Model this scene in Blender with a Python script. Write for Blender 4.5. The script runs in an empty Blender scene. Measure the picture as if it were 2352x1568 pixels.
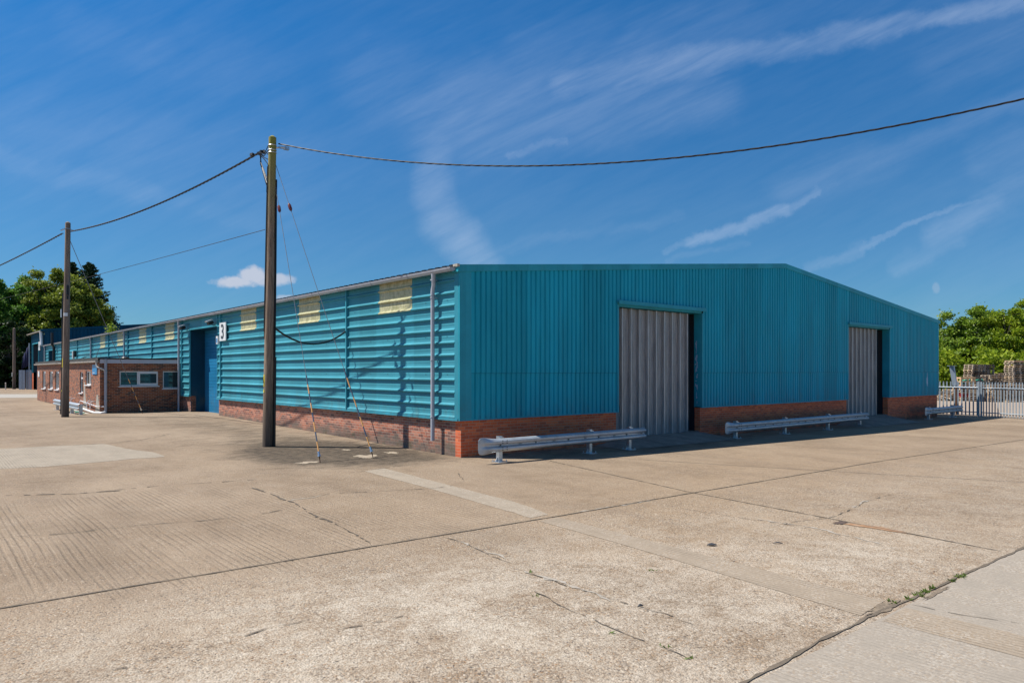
import bpy, math, random
import numpy as np
from mathutils import Vector, Matrix
random.seed(7); rng = np.random.default_rng(11)
PI = math.pi
scn = bpy.context.scene
col = scn.collection
# ------------------------------------------------------------------ camera frame
F_PX = 1653.0; CX = 1176.0; CY = 852.0; CAMH = 2.115
CAM = Vector((-10.34, -14.30, CAMH))
RT = Vector((0.767, -0.6416, 0)); FW = Vector((0.6416, 0.767, 0))

def ramp_h(xs, ys, v):
    return np.interp(v, xs, ys)
def gz(x, y):
    gx = -0.0075 * np.clip(x, 0, 32)
    gy = ramp_h([-30, 0, 17, 21.5, 26, 80], [0, 0, .18, .18, .09, .10], y)
    w = np.clip((10 - np.asarray(x)) / 10, 0, 1)
    return gx + gy * w
def at(u, v, z):
    """a point seen at (u, v) of the survey frame, z metres along the view axis"""
    return CAM + RT * ((u - CX) / F_PX * z) + FW * z + Vector((0, 0, (CY - v) / F_PX * z))
def G(u, v, dz=0.0):
    """where the line of sight (u, v) meets the ground"""
    g = 0.0
    for _ in range(6):
        z = (CAMH - g) * F_PX / (v - CY)
        p = CAM + RT * ((u - CX) / F_PX * z) + FW * z
        g = float(gz(p.x, p.y))
    return Vector((p.x, p.y, g + dz))

# ------------------------------------------------------------------ materials
def nt(name):
    m = bpy.data.materials.new(name); m.use_nodes = True
    t = m.node_tree; t.nodes.clear()
    o = t.nodes.new('ShaderNodeOutputMaterial'); b = t.nodes.new('ShaderNodeBsdfPrincipled')
    t.links.new(b.outputs[0], o.inputs[0])
    return m, t, b, o
def N(t, typ, ins=None, **kw):
    n = t.nodes.new(typ)
    for k, v in kw.items(): setattr(n, k, v)
    if ins:
        for k, v in ins.items():
            if isinstance(v, bpy.types.NodeSocket): t.links.new(v, n.inputs[k])
            else: n.inputs[k].default_value = v
    return n
def M(t, op, a, b=0.0, clamp=False, c=None):
    n = t.nodes.new('ShaderNodeMath'); n.operation = op; n.use_clamp = clamp
    for i, v in enumerate((a, b) if c is None else (a, b, c)):
        if isinstance(v, bpy.types.NodeSocket): t.links.new(v, n.inputs[i])
        else: n.inputs[i].default_value = v
    return n.outputs[0]
def MIX(t, fac, a, b, blend='MIX'):
    n = t.nodes.new('ShaderNodeMix'); n.data_type = 'RGBA'; n.blend_type = blend
    for k, v in ((0, fac), (6, a), (7, b)):
        if isinstance(v, bpy.types.NodeSocket): t.links.new(v, n.inputs[k])
        elif k == 0: n.inputs[0].default_value = v
        else: n.inputs[k].default_value = (*v, 1) if len(v) == 3 else v
    return n.outputs[2]
def MR(t, v, a, b, c=0.0, d=1.0, interp='LINEAR'):
    n = N(t, 'ShaderNodeMapRange', {0: v, 1: a, 2: b, 3: c, 4: d}, interpolation_type=interp)
    return n.outputs[0]
def NOISE(t, vec, scale, detail=4, rough=.55, dist=0.0):
    return N(t, 'ShaderNodeTexNoise', {'Vector': vec, 'Scale': scale, 'Detail': detail, 'Roughness': rough, 'Distortion': dist}).outputs['Fac']
def RAMP(t, fac, stops, interp='LINEAR'):
    n = t.nodes.new('ShaderNodeValToRGB'); t.links.new(fac, n.inputs[0]); cr = n.color_ramp; cr.interpolation = interp
    while len(cr.elements) < len(stops): cr.elements.new(.5)
    for e, (p, c) in zip(cr.elements, stops): e.position = p; e.color = (*c, 1)
    return n.outputs[0]
def OBJ(t): return N(t, 'ShaderNodeTexCoord').outputs['Object']
def POS(t): return N(t, 'ShaderNodeNewGeometry').outputs['Position']
def SCALE(t, vec, s):
    return N(t, 'ShaderNodeMapping', {0: vec, 3: s}).outputs[0]
def BUMP(t, b, h, strength, dist=.01):
    n = N(t, 'ShaderNodeBump', {'Height': h, 'Strength': strength, 'Distance': dist}); t.links.new(n.outputs[0], b.inputs['Normal'])

def plain(name, c, rough=.6, metal=0.0, var=.15, scale=3.0, stretch=(1, 1, 1), dirt=None, dirt_amt=.3, bump=0.0):
    m, t, b, o = nt(name)
    p = SCALE(t, POS(t), stretch)
    n1 = NOISE(t, p, scale, 5, .6); n2 = NOISE(t, p, scale * 9, 3, .6)
    f = M(t, 'ADD', M(t, 'MULTIPLY', n1, .65), M(t, 'MULTIPLY', n2, .35))
    k = MR(t, f, .3, .7, 1 - var, 1 + var)
    c1 = N(t, 'ShaderNodeVectorMath', {0: tuple(c), 3: k}, operation='SCALE').outputs[0]
    if dirt:
        c1 = MIX(t, MR(t, NOISE(t, p, scale * .6, 6, .7), .5, .75, 0, dirt_amt), c1, dirt)
    t.links.new(c1, b.inputs['Base Color'])
    b.inputs['Roughness'].default_value = rough; b.inputs['Metallic'].default_value = metal
    if bump: BUMP(t, b, n2, bump, .004)
    return m

TEAL = (.030, .335, .440)
def teal(name, c, rough=.42, streak=(1, 1, 1)):
    m, t, b, o = nt(name)
    p = POS(t)
    n1 = NOISE(t, SCALE(t, p, streak), 1.1, 6, .6)
    n2 = NOISE(t, p, .45, 3, .5)
    c1 = MIX(t, MR(t, n1, .35, .7), tuple(x * .86 for x in c), tuple(x * 1.15 for x in c))
    sp_ = N(t, 'ShaderNodeSeparateXYZ', {0: p}); hh = M(t, 'ADD', sp_.outputs[0], sp_.outputs[1])
    wn = N(t, 'ShaderNodeTexWhiteNoise', {1: M(t, 'FLOOR', M(t, 'DIVIDE', hh, 1.002))}, noise_dimensions='1D').outputs['Value']
    c1 = N(t, 'ShaderNodeVectorMath', {0: c1, 3: MR(t, wn, 0, 1, .88, 1.10)}, operation='SCALE').outputs[0]
    sk = NOISE(t, SCALE(t, p, (13, 13, .45)), 1.0, 5, .65)
    c1 = MIX(t, MR(t, sk, .55, .75, 0, .32), c1, (c[0] + .06, c[1] * 1.1, c[2] * 1.05))
    c1 = MIX(t, MR(t, sk, .45, .25, 0, .35), c1, tuple(k * .62 for k in c))
    c1 = MIX(t, M(t, 'MULTIPLY', MR(t, NOISE(t, SCALE(t, p, (3, 3, 1.5)), 1.3, 6, .7), .45, .7), MR(t, sp_.outputs[2], .9, 1.5, .5, 0)), c1, (.10, .12, .10))
    c1 = MIX(t, MR(t, n2, .4, .7, 0, .25), c1, (c[0] + .003, c[1] * .95, c[2] * .86))
    fl = NOISE(t, SCALE(t, p, (9, 9, 2.0)), 1.0, 3, .5)                    # chalky scuffs
    c1 = MIX(t, MR(t, fl, .78, .86, 0, .35), c1, (.12, .44, .54))
    t.links.new(c1, b.inputs['Base Color'])
    t.links.new(MR(t, n1, .3, .7, rough - .06, rough + .12), b.inputs['Roughness'])
    b.inputs['Specular IOR Level'].default_value = .16
    BUMP(t, b, NOISE(t, SCALE(t, p, (1, 1, .35)), 1.6, 2, .5), .15, .02)
    return m
m_teal_front_shade = teal('teal_sheet_shade_tone', (.012, .365, .500), .48, (2.5, 2.5, .35))  # same teal as the side, deepened in colour to suit the shaded gable
m_teal_side_lit = teal('teal_sheet_sunlit_tone', (.058, .295, .372), .45, (.3, .3, 2.5))  # same teal as the gable, greyed in colour to suit the sunlit side
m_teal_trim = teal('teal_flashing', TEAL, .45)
m_teal_trim_lit = teal('teal_flashing_sunlit_tone', (.045, .285, .372), .45)  # flashing teal, greyer copy toned for the sunlit side
m_navy_sheet = teal('deep_teal_sheet', (.006, .075, .13), .5, (2.5, 2.5, .35))
m_door_blue = teal('blue_door_paint', (.020, .20, .40), .42, (.3, .3, 1))

def brick(name, cols, mortar, weather=None, wz=(.0, .5), green=0.0, rough=.85):
    m, t, b, o = nt(name)
    s = N(t, 'ShaderNodeSeparateXYZ', {0: POS(t)}); x, y, z = s.outputs
    h = M(t, 'ADD', x, y)
    zr = M(t, 'DIVIDE', z, .075); row = M(t, 'FLOOR', zr)
    off = M(t, 'MULTIPLY', M(t, 'MODULO', M(t, 'ABSOLUTE', row), 2.0), .5)
    xr = M(t, 'ADD', M(t, 'DIVIDE', h, .225), off)
    fx = M(t, 'FRACT', xr); fz = M(t, 'FRACT', zr)
    ed = M(t, 'MAXIMUM', M(t, 'LESS_THAN', fx, .05), M(t, 'LESS_THAN', fz, .14))
    idv = N(t, 'ShaderNodeCombineXYZ', {0: M(t, 'FLOOR', xr), 1: row, 2: 0.0}).outputs[0]
    wn = N(t, 'ShaderNodeTexWhiteNoise', {0: idv}, noise_dimensions='3D').outputs['Value']
    n = len(cols)
    c = RAMP(t, wn, [(i / n, cc) for i, cc in enumerate(cols)], 'CONSTANT')
    p = POS(t)
    g = NOISE(t, p, 28, 4, .6)
    c = MIX(t, .5, c, MIX(t, g, (.25, .25, .25), (1.1, 1.05, 1.0)), 'MULTIPLY')
    c = N(t, 'ShaderNodeVectorMath', {0: c, 3: 1.35}, operation='SCALE').outputs[0]
    c = MIX(t, M(t, 'MULTIPLY', ed, MR(t, NOISE(t, p, 3, 4), .3, .6, .55, 1.0)), c, mortar)
    if weather:
        nz = NOISE(t, SCALE(t, p, (1, 1, .9)), 1.6, 6, .7)
        wgt = M(t, 'ADD', nz, MR(t, z, wz[0], wz[1], .42, -.12))
        c = MIX(t, MR(t, wgt, .55, .82, 0, .78), c, weather)
        nz2 = NOISE(t, p, 2.3, 6, .75)
        c = MIX(t, MR(t, nz2, .60, .8, 0, .35), c, (.30, .25, .20))
    if green:
        gw = M(t, 'MULTIPLY', MR(t, NOISE(t, p, 2.1, 5, .7), .52, .7), MR(t, z, .05, .42, green, 0))
        c = MIX(t, gw, c, (.05, .06, .018))
    t.links.new(c, b.inputs['Base Color']); b.inputs['Roughness'].default_value = rough
    BUMP(t, b, M(t, 'ADD', M(t, 'SUBTRACT', 1.0, ed), M(t, 'MULTIPLY', g, .4)), .5, .008)
    return m
m_brick_side = brick('weathered_brown_brick', [(.33, .115, .070), (.24, .085, .060), (.42, .17, .11), (.17, .075, .058), (.38, .13, .075), (.29, .13, .095)],
                     (.52, .44, .34), (.13, .11, .088), (.05, .62), .8)
m_brick_front = brick('red_orange_brick', [(.62, .135, .045), (.54, .110, .040), (.68, .165, .058), (.47, .100, .04), (.60, .13, .05)], (.50, .31, .21), (.10, .085, .07), (-.25, .22), .5)
m_brick_office = brick('brown_office_brick', [(.25, .082, .036), (.18, .060, .032), (.31, .108, .046), (.10, .046, .032), (.28, .088, .038)],
                       (.46, .37, .29), (.12, .085, .065), (-.1, .3))
m_galv = plain('galvanised_steel', (.58, .62, .66), .36, .85, .18, 6, dirt=(.32, .33, .33), dirt_amt=.4, bump=.12)
m_galv_rail = plain('galvanised_rail', (.46, .50, .54), .40, .4, .18, 5, dirt=(.24, .24, .24), dirt_amt=.6)
m_fence = plain('galvanised_fence', (.36, .41, .45), .5, .45, .2, 5)
m_galv_door = plain('galvanised_door_sheet', (.54, .53, .52), .36, .4, .55, 2.2, (26, 26, .7), dirt=(.13, .14, .15), dirt_amt=.75)
m_dark = plain('dark_void', (.03, .034, .04), .7)
m_dkpanel = plain('dark_blue_panel', (.02, .045, .07), .6, 0, .3, 2)
m_black = plain('black_cable', (.012, .012, .013), .45)
m_cable = plain('grey_black_cable', (.014, .012, .012), .6, 0, .35, 12)
m_upvc_grey = plain('grey_plastic', (.42, .44, .49), .38, 0, .12, 5, dirt=(.16, .16, .15), dirt_amt=.35)
m_upvc_white = plain('white_plastic', (.78, .79, .80), .35, 0, .05, 5)
m_gutter_white = plain('dirty_white_gutter', (.60, .57, .52), .5, 0, .2, 4, dirt=(.22, .19, .14), dirt_amt=.7)
m_fascia = plain('pale_fascia', (.52, .54, .60), .45, 0, .06, 3)
m_felt = plain('roofing_felt', (.030, .030, .028), .9, 0, .4, 3, dirt=(.10, .09, .07), dirt_amt=.6)
m_roof = plain('roof_sheet', (.045, .045, .048), .85, 0, .3, 2, dirt=(.09, .085, .07), dirt_amt=.5)
m_black_p = plain('black_paint', (.012, .012, .012), .5)
m_white_p = plain('white_sign_paint', (.74, .75, .75), .4, 0, .06, 3, (1, 1, .4), dirt=(.45, .44, .40), dirt_amt=.4)
m_grey_p = plain('charcoal_sign_paint', (.045, .055, .07), .5)
m_yellow_p = plain('yellow_label', (.62, .50, .05), .5, 0, .15, 9)
m_orange_p = plain('orange_guard', (.75, .38, .12), .55, 0, .2, 9)
m_slate_p = plain('slate_guard', (.07, .10, .15), .5, 0, .3, 9)
m_blue_p = plain('blue_sign_paint', (.010, .22, .50), .35, 0, .12, 3)
m_insul = plain('red_brown_insulator', (.14, .025, .018), .35, 0, .2, 20)
m_rust = plain('rusty_steel', (.10, .045, .025), .8, .1, .4, 9)
m_steel_grey = plain('grey_painted_steel', (.34, .40, .47), .5, .2, .15, 4)
m_navy = plain('navy_flag_cloth', (.008, .014, .07), .7, 0, .3, 3)
m_redwood = plain('red_painted_wood', (.42, .03, .03), .6, 0, .3, 9)
m_bluewood = plain('blue_painted_wood', (.03, .16, .42), .6, 0, .3, 9)
m_green_net = plain('green_netting', (.02, .30, .22), .7, 0, .3, 6)
m_concrete_d = plain('dark_ramp_concrete', (.24, .205, .165), .9, 0, .35, 2.2, dirt=(.10, .085, .07), dirt_amt=.7, bump=.3)
m_joint = plain('joint_dirt', (.15, .118, .085), .95, 0, .35, 7, dirt=(.05, .06, .03), dirt_amt=.4)
m_crack = plain('dark_crack', (.10, .08, .06), .95, 0, .5, 9, dirt=(.27, .22, .16), dirt_amt=.9)  # dark tone of the crack ribbons
m_spall = plain('pale_spalling', (.40, .355, .295), .9, 0, .2, 14, dirt=(.30, .24, .18), dirt_amt=.6)

def glass_mat():
    m, t, b, o = nt('window_glass')
    b.inputs['Base Color'].default_value = (.035, .06, .065, 1); b.inputs['Roughness'].default_value = .04
    b.inputs['Specular IOR Level'].default_value = .9
    return m
m_glass = glass_mat()
def translucent_sheet():
    m, t, b, o = nt('yellowed_rooflight')
    p = POS(t); n1 = NOISE(t, SCALE(t, p, (1, 3, 3)), 2.2, 5, .65)
    c = MIX(t, MR(t, n1, .35, .7), (.40, .39, .20), (.66, .62, .40))
    c = MIX(t, MR(t, NOISE(t, p, 9, 4), .5, .7, 0, .5), c, (.30, .27, .13))
    c = MIX(t, MR(t, NOISE(t, SCALE(t, p, (1, 9, .8)), 1.2, 5, .7), .5, .72, 0, .55), c, (.26, .25, .12))
    t.links.new(c, b.inputs['Base Color']); b.inputs['Roughness'].default_value = .45
    return m
m_rooflight = translucent_sheet()
def wood(name, c1, c2, grain=(14, 14, .7), moss=None, dark_below=None):
    m, t, b, o = nt(name)
    p = POS(t)
    n1 = NOISE(t, SCALE(t, p, grain), 1.6, 6, .65); n2 = NOISE(t, SCALE(t, p, tuple(g * 3 for g in grain)), 1.2, 3, .6)
    c = MIX(t, MR(t, n1, .3, .7), c1, c2)
    c = MIX(t, MR(t, n2, .52, .66, 0, .6), c, tuple(x * .35 for x in c1))
    if moss or dark_below:
        z = N(t, 'ShaderNodeSeparateXYZ', {0: p}).outputs[2]
        if moss: c = MIX(t, M(t, 'MULTIPLY', MR(t, z, moss[0], moss[1]), MR(t, n1, .3, .6, .5, 1)), c, (.22, .22, .03))
        if dark_below: c = MIX(t, MR(t, z, dark_below[0], dark_below[1], .75, 0), c, (.018, .015, .014))
    t.links.new(c, b.inputs['Base Color']); b.inputs['Roughness'].default_value = .85
    BUMP(t, b, M(t, 'ADD', n1, n2), .6, .012)
    return m
m_pole = wood('creosoted_pole', (.17, .115, .078), (.40, .29, .205), moss=(6.0, 8.2), dark_below=(.0, 2.2))
m_pole_far = wood('brown_pole', (.14, .10, .075), (.33, .25, .19), dark_below=(.1, 2.0))
m_pallet = [wood('pallet_wood_grey', (.32, .25, .18), (.52, .42, .32), (2, 2, 6)), wood('pallet_wood_pale', (.52, .38, .24), (.72, .54, .36), (2, 2, 6)),
            wood('pallet_wood_brown', (.17, .12, .085), (.30, .22, .16), (2, 2, 6))]
m_crate = wood('new_crate_wood', (.58, .36, .18), (.72, .48, .27), (2, 2, 6))

def leaf(name, stops, trans=.35, rough=.5):
    m, t, b, o = nt(name)
    r = N(t, 'ShaderNodeNewGeometry').outputs['Random Per Island']
    nb = NOISE(t, POS(t), .5, 3)
    f = M(t, 'ADD', M(t, 'MULTIPLY', r, .7), M(t, 'MULTIPLY', MR(t, nb, .3, .7), .3))
    c = RAMP(t, f, stops)
    t.links.new(c, b.inputs['Base Color']); b.inputs['Roughness'].default_value = rough
    b.inputs['Specular IOR Level'].default_value = .3
    tr = N(t, 'ShaderNodeBsdfTranslucent', {0: c}); mx = N(t, 'ShaderNodeMixShader', {0: trans})
    t.links.new(b.outputs[0], mx.inputs[1]); t.links.new(tr.outputs[0], mx.inputs[2]); t.links.new(mx.outputs[0], o.inputs[0])
    return m
L_dark = leaf('leaf_dark_green', [(0, (.02, .06, .008)), (.5, (.10, .24, .025)), (1, (.30, .46, .12))], .42)
L_olive = leaf('leaf_olive', [(0, (.06, .09, .010)), (.5, (.22, .28, .025)), (1, (.46, .52, .10))], .4)
L_light = leaf('leaf_light_green', [(0, (.05, .10, .006)), (.4, (.20, .30, .012)), (.85, (.42, .50, .04)), (1, (.60, .65, .18))], .45)
L_haw = leaf('leaf_and_blossom', [(0, (.06, .13, .010)), (.5, (.19, .30, .022)), (.84, (.34, .45, .06)), (.90, (.60, .62, .42)), (1, (.72, .72, .60))], .4)
L_conif = leaf('conifer_needles', [(0, (.010, .03, .014)), (.6, (.034, .075, .028)), (1, (.08, .15, .055))], .12, .7)
L_under = leaf('leaf_understorey', [(0, (.006, .018, .006)), (.6, (.015, .045, .010)), (1, (.045, .10, .02))])  # darkest green leaves, for the low trees and the left hedge
m_bark = wood('tree_bark', (.05, .04, .03), (.13, .11, .085), (4, 4, 1))
m_grass = leaf('weed_leaf', [(0, (.07, .10, .02)), (1, (.20, .28, .06))])

# ------------------------------------------------------------------ mesh builder
def org(p):
    v = Vector((0, 0, 0))
    while p is not None: v = v + Vector(p.location); p = p.parent
    return v
def meta(o, label=None, cat=None, group=None, kind=None):
    if label: o['label'] = label
    if cat: o['category'] = cat
    if group: o['group'] = group
    if kind: o['kind'] = kind
    return o
def thing(name, label, cat, loc=(0, 0, 0), group=None):
    o = bpy.data.objects.new(name, None); col.objects.link(o); o.location = loc; o.empty_display_size = .2
    return meta(o, label, cat, group)
class MB:
    def __init__(s): s.v = []; s.f = []; s.m = []; s.cur = 0
    def add(s, vs, fs):
        n = len(s.v); s.v += [tuple(map(float, p)) for p in vs]; s.f += [tuple(i + n for i in f) for f in fs]; s.m += [s.cur] * len(fs); return s
    def box(s, c, d, rz=0.0, rx=0.0, ry=0.0):
        R = Matrix.Rotation(rz, 3, 'Z') @ Matrix.Rotation(ry, 3, 'Y') @ Matrix.Rotation(rx, 3, 'X')
        c = Vector(c); vs = [c + R @ Vector((sx * d[0] / 2, sy * d[1] / 2, sz * d[2] / 2)) for sx in (-1, 1) for sy in (-1, 1) for sz in (-1, 1)]
        return s.add(vs, [(0, 1, 3, 2), (4, 6, 7, 5), (0, 4, 5, 1), (2, 3, 7, 6), (0, 2, 6, 4), (1, 5, 7, 3)])
    def bx(s, x0, x1, y0, y1, z0, z1): return s.box(((x0 + x1) / 2, (y0 + y1) / 2, (z0 + z1) / 2), (abs(x1 - x0), abs(y1 - y0), abs(z1 - z0)))
    def quad(s, a, b, c, d): return s.add([a, b, c, d], [(0, 1, 2, 3)])
    def tube(s, pts, r, n=8, caps=True, squash=None):
        pts = [Vector(p) for p in pts]; rs = r if isinstance(r, (list, tuple)) else [r] * len(pts)
        up = Vector((0, 0, 1)); base = len(s.v); vs = []
        t0 = (pts[1] - pts[0]).normalized(); a = t0.cross(up)
        if a.length < .05: a = t0.cross(Vector((0, 1, 0)))
        a.normalize()
        for i, p in enumerate(pts):
            t = (pts[min(i + 1, len(pts) - 1)] - pts[max(i - 1, 0)]).normalized()
            a = (a - t * a.dot(t)).normalized(); b = t.cross(a)
            for k in range(n):
                an = 2 * PI * k / n; vs.append(p + a * math.cos(an) * rs[i] + b * math.sin(an) * rs[i])
        fs = []
        for i in range(len(pts) - 1):
            for k in range(n):
                k2 = (k + 1) % n; fs.append((i * n + k, i * n + k2, (i + 1) * n + k2, (i + 1) * n + k))
        if caps: fs.append(tuple(range(n - 1, -1, -1))); fs.append(tuple(range((len(pts) - 1) * n, len(pts) * n)))
        return s.add(vs, fs)
    def build(s, name, mats, parent=None, smooth=False, label=None):
        me = bpy.data.meshes.new(name); O = org(parent)
        vs = [(v[0] - O.x, v[1] - O.y, v[2] - O.z) for v in s.v]
        me.from_pydata(vs, [], s.f)
        if not isinstance(mats, (list, tuple)): mats = [mats]
        for m in mats: me.materials.append(m)
        if len(mats) > 1: me.polygons.foreach_set('material_index', s.m)
        if smooth:
            me.polygons.foreach_set('use_smooth', [True] * len(me.polygons))
        me.update()
        o = bpy.data.objects.new(name, me); col.objects.link(o)
        if parent: o.parent = parent
        if smooth:
            try: me.set_sharp_from_angle(angle=math.radians(38))
            except Exception: pass
        if label: o['label'] = label
        return o
def copy_tree(o, parent=None):
    c = o.copy(); col.objects.link(c); c.parent = parent
    for ch in list(o.children): copy_tree(ch, c)
    return c
def B(*a): return MB().bx(*a)

# ------------------------------------------------------------------ the ground
def ground():
    xs = np.concatenate([np.array([-700, -300, -150, -90]), np.arange(-60, -16, 2.0), np.arange(-16, 36, .4), np.arange(36, 70, 2.0), np.array([90, 150, 300, 700])])
    ys = np.concatenate([np.array([-700, -200, -60]), np.arange(-30, -15, 1.0), np.arange(-15, 30, .4), np.arange(30, 110, 2.0), np.array([150, 300, 700, 1200])])
    X, Y = np.meshgrid(xs, ys); Z = gz(X, Y)
    nx, ny = len(xs), len(ys)
    me = bpy.data.meshes.new('concrete_yard')
    v = np.stack([X.ravel(), Y.ravel(), Z.ravel()], 1)
    i = np.arange(nx * ny).reshape(ny, nx)
    f = np.stack([i[:-1, :-1].ravel(), i[:-1, 1:].ravel(), i[1:, 1:].ravel(), i[1:, :-1].ravel()], 1)
    me.from_pydata(v.tolist(), [], f.tolist())
    def attr(n, a):
        at_ = me.attributes.new(n, 'FLOAT', 'POINT'); at_.data.foreach_set('value', a.ravel().astype(np.float32))
    def blob(cx, cy, rx, ry, p=1.0):
        return np.exp(-(((X - cx) / rx) ** 2 + ((Y - cy) / ry) ** 2) ** p)
    stain = 1.7 * blob(-2.0, 2.6, 2.2, 2.6, 1.5) + .75 * blob(-2.2, 5.6, 1.9, 3.0) + .55 * blob(-1.6, 12, 1.5, 5) + .45 * blob(-.6, .3, 1.2, 1.0) \
        + .4 * blob(-6.5, 27, 2.2, 4) + .35 * np.exp(-((Y + .75) / 1.0) ** 4) * (X > 1) * (X < 31) + .5 * blob(7, -1.0, 4, 1.2) + .25 * blob(-3.3, 17, 2.5, 5)
    ridge = 1.0 * ((Y > -6.65) & (Y < -.5) & (X < -5.9)) + .75 * ((Y > -6.65) & (Y < -1.2) & (X > -5.9)) + .35 * ((Y > -11.5) & (Y < -6.65) & (X > -.3)) + .15
    scale_ = .55 * np.clip((-6.6 - Y) / 2.5, 0, 1) + .85 * blob(-8.5, -9.0, 2.6, 1.6) + .75 * blob(-5.2, -10.5, 3.0, 2.0) + .55 * blob(-1.8, -10.8, 1.5, .9) + .45 * blob(-6.5, -7.9, 1.5, .7) + .35 * (Y < -11.5) + .25 * blob(-4, -8, 4, 2)
    warm = .7 * blob(4, -6, 9, 5.5) + .5 * blob(-1.5, -8.5, 2.5, 2.2) + .2 * blob(-5, 4, 5, 4) + .45 * blob(22, -3.5, 10, 4)
    agg = 1.0 * (Y < -6.65) + .55 * (Y >= -6.65)
    attr('stain', stain); attr('ridge', ridge); attr('scale', scale_); attr('warm', warm); attr('agg', agg)
    m, t, b, o_ = nt('worn_yard_concrete')
    def A(n): return N(t, 'ShaderNodeAttribute', attribute_name=n).outputs['Fac']
    p = POS(t); sep = N(t, 'ShaderNodeSeparateXYZ', {0: p}); x, y = sep.outputs[0], sep.outputs[1]
    big = NOISE(t, p, .33, 5, .6); mid = NOISE(t, p, 2.2, 6, .68); fine = NOISE(t, p, 30, 4, .65)
    c = MIX(t, MR(t, big, .35, .65), (.225, .170, .120), (.360, .285, .212))
    c = MIX(t, M(t, 'MULTIPLY', A('warm'), MR(t, mid, .3, .65, .25, 1.0)), c, (.35, .250, .155))
    c = MIX(t, MR(t, mid, .42, .72, 0, .5), c, (.36, .295, .23))
    c = MIX(t, MR(t, NOISE(t, SCALE(t, p, (1, .45, 1)), .55, 6, .7), .48, .66, 0, .55), c, (.185, .14, .10))
    # exposed flint aggregate
    dv = N(t, 'ShaderNodeVectorMath', {0: p, 1: N(t, 'ShaderNodeTexNoise', {'Vector': p, 'Scale': 40.0}).outputs['Color']}, operation='MULTIPLY_ADD')
    dv.inputs[1].default_value = (1, 1, 1)
    vo = N(t, 'ShaderNodeTexVoronoi', {'Vector': p, 'Scale': 62.0, 'Randomness': 1.0}); vo2 = N(t, 'ShaderNodeTexVoronoi', {'Vector': p, 'Scale': 31.0})
    wr = N(t, 'ShaderNodeSeparateColor', {0: vo.outputs['Color']}).outputs[0]
    peb = RAMP(t, wr, [(0, (.085, .07, .06)), (.14, (.15, .12, .095)), (.28, (.28, .165, .08)), (.40, (.235, .185, .14)), (.62, (.30, .235, .165)), (.80, (.38, .315, .245)), (.93, (.52, .46, .39))], 'CONSTANT')
    pf = M(t, 'MULTIPLY', M(t, 'MULTIPLY', A('agg'), MR(t, NOISE(t, p, 1.3, 6, .7), .38, .6, .15, 1.0)), .62)
    c = MIX(t, pf, c, peb)
    wr2 = N(t, 'ShaderNodeSeparateColor', {0: vo2.outputs['Color']}).outputs[1]
    bigpeb = M(t, 'MULTIPLY', M(t, 'GREATER_THAN', wr2, .80), M(t, 'LESS_THAN', vo2.outputs['Distance'], .38))
    c = MIX(t, M(t, 'MULTIPLY', bigpeb, M(t, 'MULTIPLY', A('agg'), .55)), c, RAMP(t, wr, [(0, (.05, .05, .055)), (.4, (.13, .11, .09)), (.7, (.36, .19, .07)), (.9, (.62, .56, .48))], 'CONSTANT'))
    # pale laitance patches
    sc = M(t, 'MULTIPLY', A('scale'), MR(t, M(t, 'ADD', M(t, 'ADD', M(t, 'MULTIPLY', NOISE(t, p, 1.0, 7, .74), .6), M(t, 'MULTIPLY', NOISE(t, p, 5.5, 6, .75), .5)), M(t, 'MULTIPLY', fine, .5)), .70, .92))
    c = MIX(t, M(t, 'MULTIPLY', sc, .55), c, (.52, .47, .40))
    flint = M(t, 'MULTIPLY', M(t, 'MULTIPLY', M(t, 'GREATER_THAN', wr2, .66), M(t, 'LESS_THAN', vo2.outputs['Distance'], .30)), A('agg'))
    c = MIX(t, M(t, 'MULTIPLY', flint, MR(t, NOISE(t, p, 2.1, 4), .4, .6, .15, .8)), c, RAMP(t, wr, [(0, (.06, .055, .055)), (.35, (.12, .095, .075)), (.6, (.30, .16, .065)), (.85, (.58, .52, .44))], 'CONSTANT'))
    # brushed ridges running away along the shed
    wob = M(t, 'MULTIPLY', M(t, 'SUBTRACT', NOISE(t, SCALE(t, p, (1, .3, 1)), .7, 2), .5), .22)
    ph = M(t, 'MULTIPLY', M(t, 'ADD', x, wob), 2 * PI / .085)
    rw = M(t, 'SINE', ph)
    rn = MR(t, NOISE(t, SCALE(t, p, (2.2, .35, 1)), 1.1, 4, .7), .38, .6)
    rf = M(t, 'MULTIPLY', M(t, 'MULTIPLY', A('ridge'), rn), MR(t, rw, .0, 1.0))
    c = MIX(t, M(t, 'MULTIPLY', M(t, 'MULTIPLY', rf, MR(t, NOISE(t, p, 14, 4, .7), .4, .6)), .42), c, (.16, .125, .095))
    st = NOISE(t, SCALE(t, p, (9, .3, 1)), 2.0, 5, .7)
    c = MIX(t, M(t, 'MULTIPLY', M(t, 'MINIMUM', A('ridge'), 1.0), MR(t, st, .55, .75, 0, .35)), c, (.40, .345, .28))
    # oil and algae stains
    ds = M(t, 'ADD', A('stain'), M(t, 'MULTIPLY', M(t, 'SUBTRACT', NOISE(t, SCALE(t, p, (.8, 1.3, 1)), 1.5, 7, .72), .5), 2.2))
    c = MIX(t, M(t, 'MULTIPLY', MR(t, ds, .25, 1.15), MR(t, NOISE(t, p, 5.0, 6, .75), .35, .6, .6, .95)), c, (.062, .050, .038))
    c = MIX(t, MR(t, NOISE(t, p, .9, 6, .7), .62, .80, 0, .4), c, (.16, .125, .10))
    c = MIX(t, 1.0, c, MIX(t, fine, (.74, .715, .68), (1.33, 1.285, 1.215)), 'MULTIPLY')
    t.links.new(c, b.inputs['Base Color']); b.inputs['Roughness'].default_value = .92; b.inputs['Specular IOR Level'].default_value = .25
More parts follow.
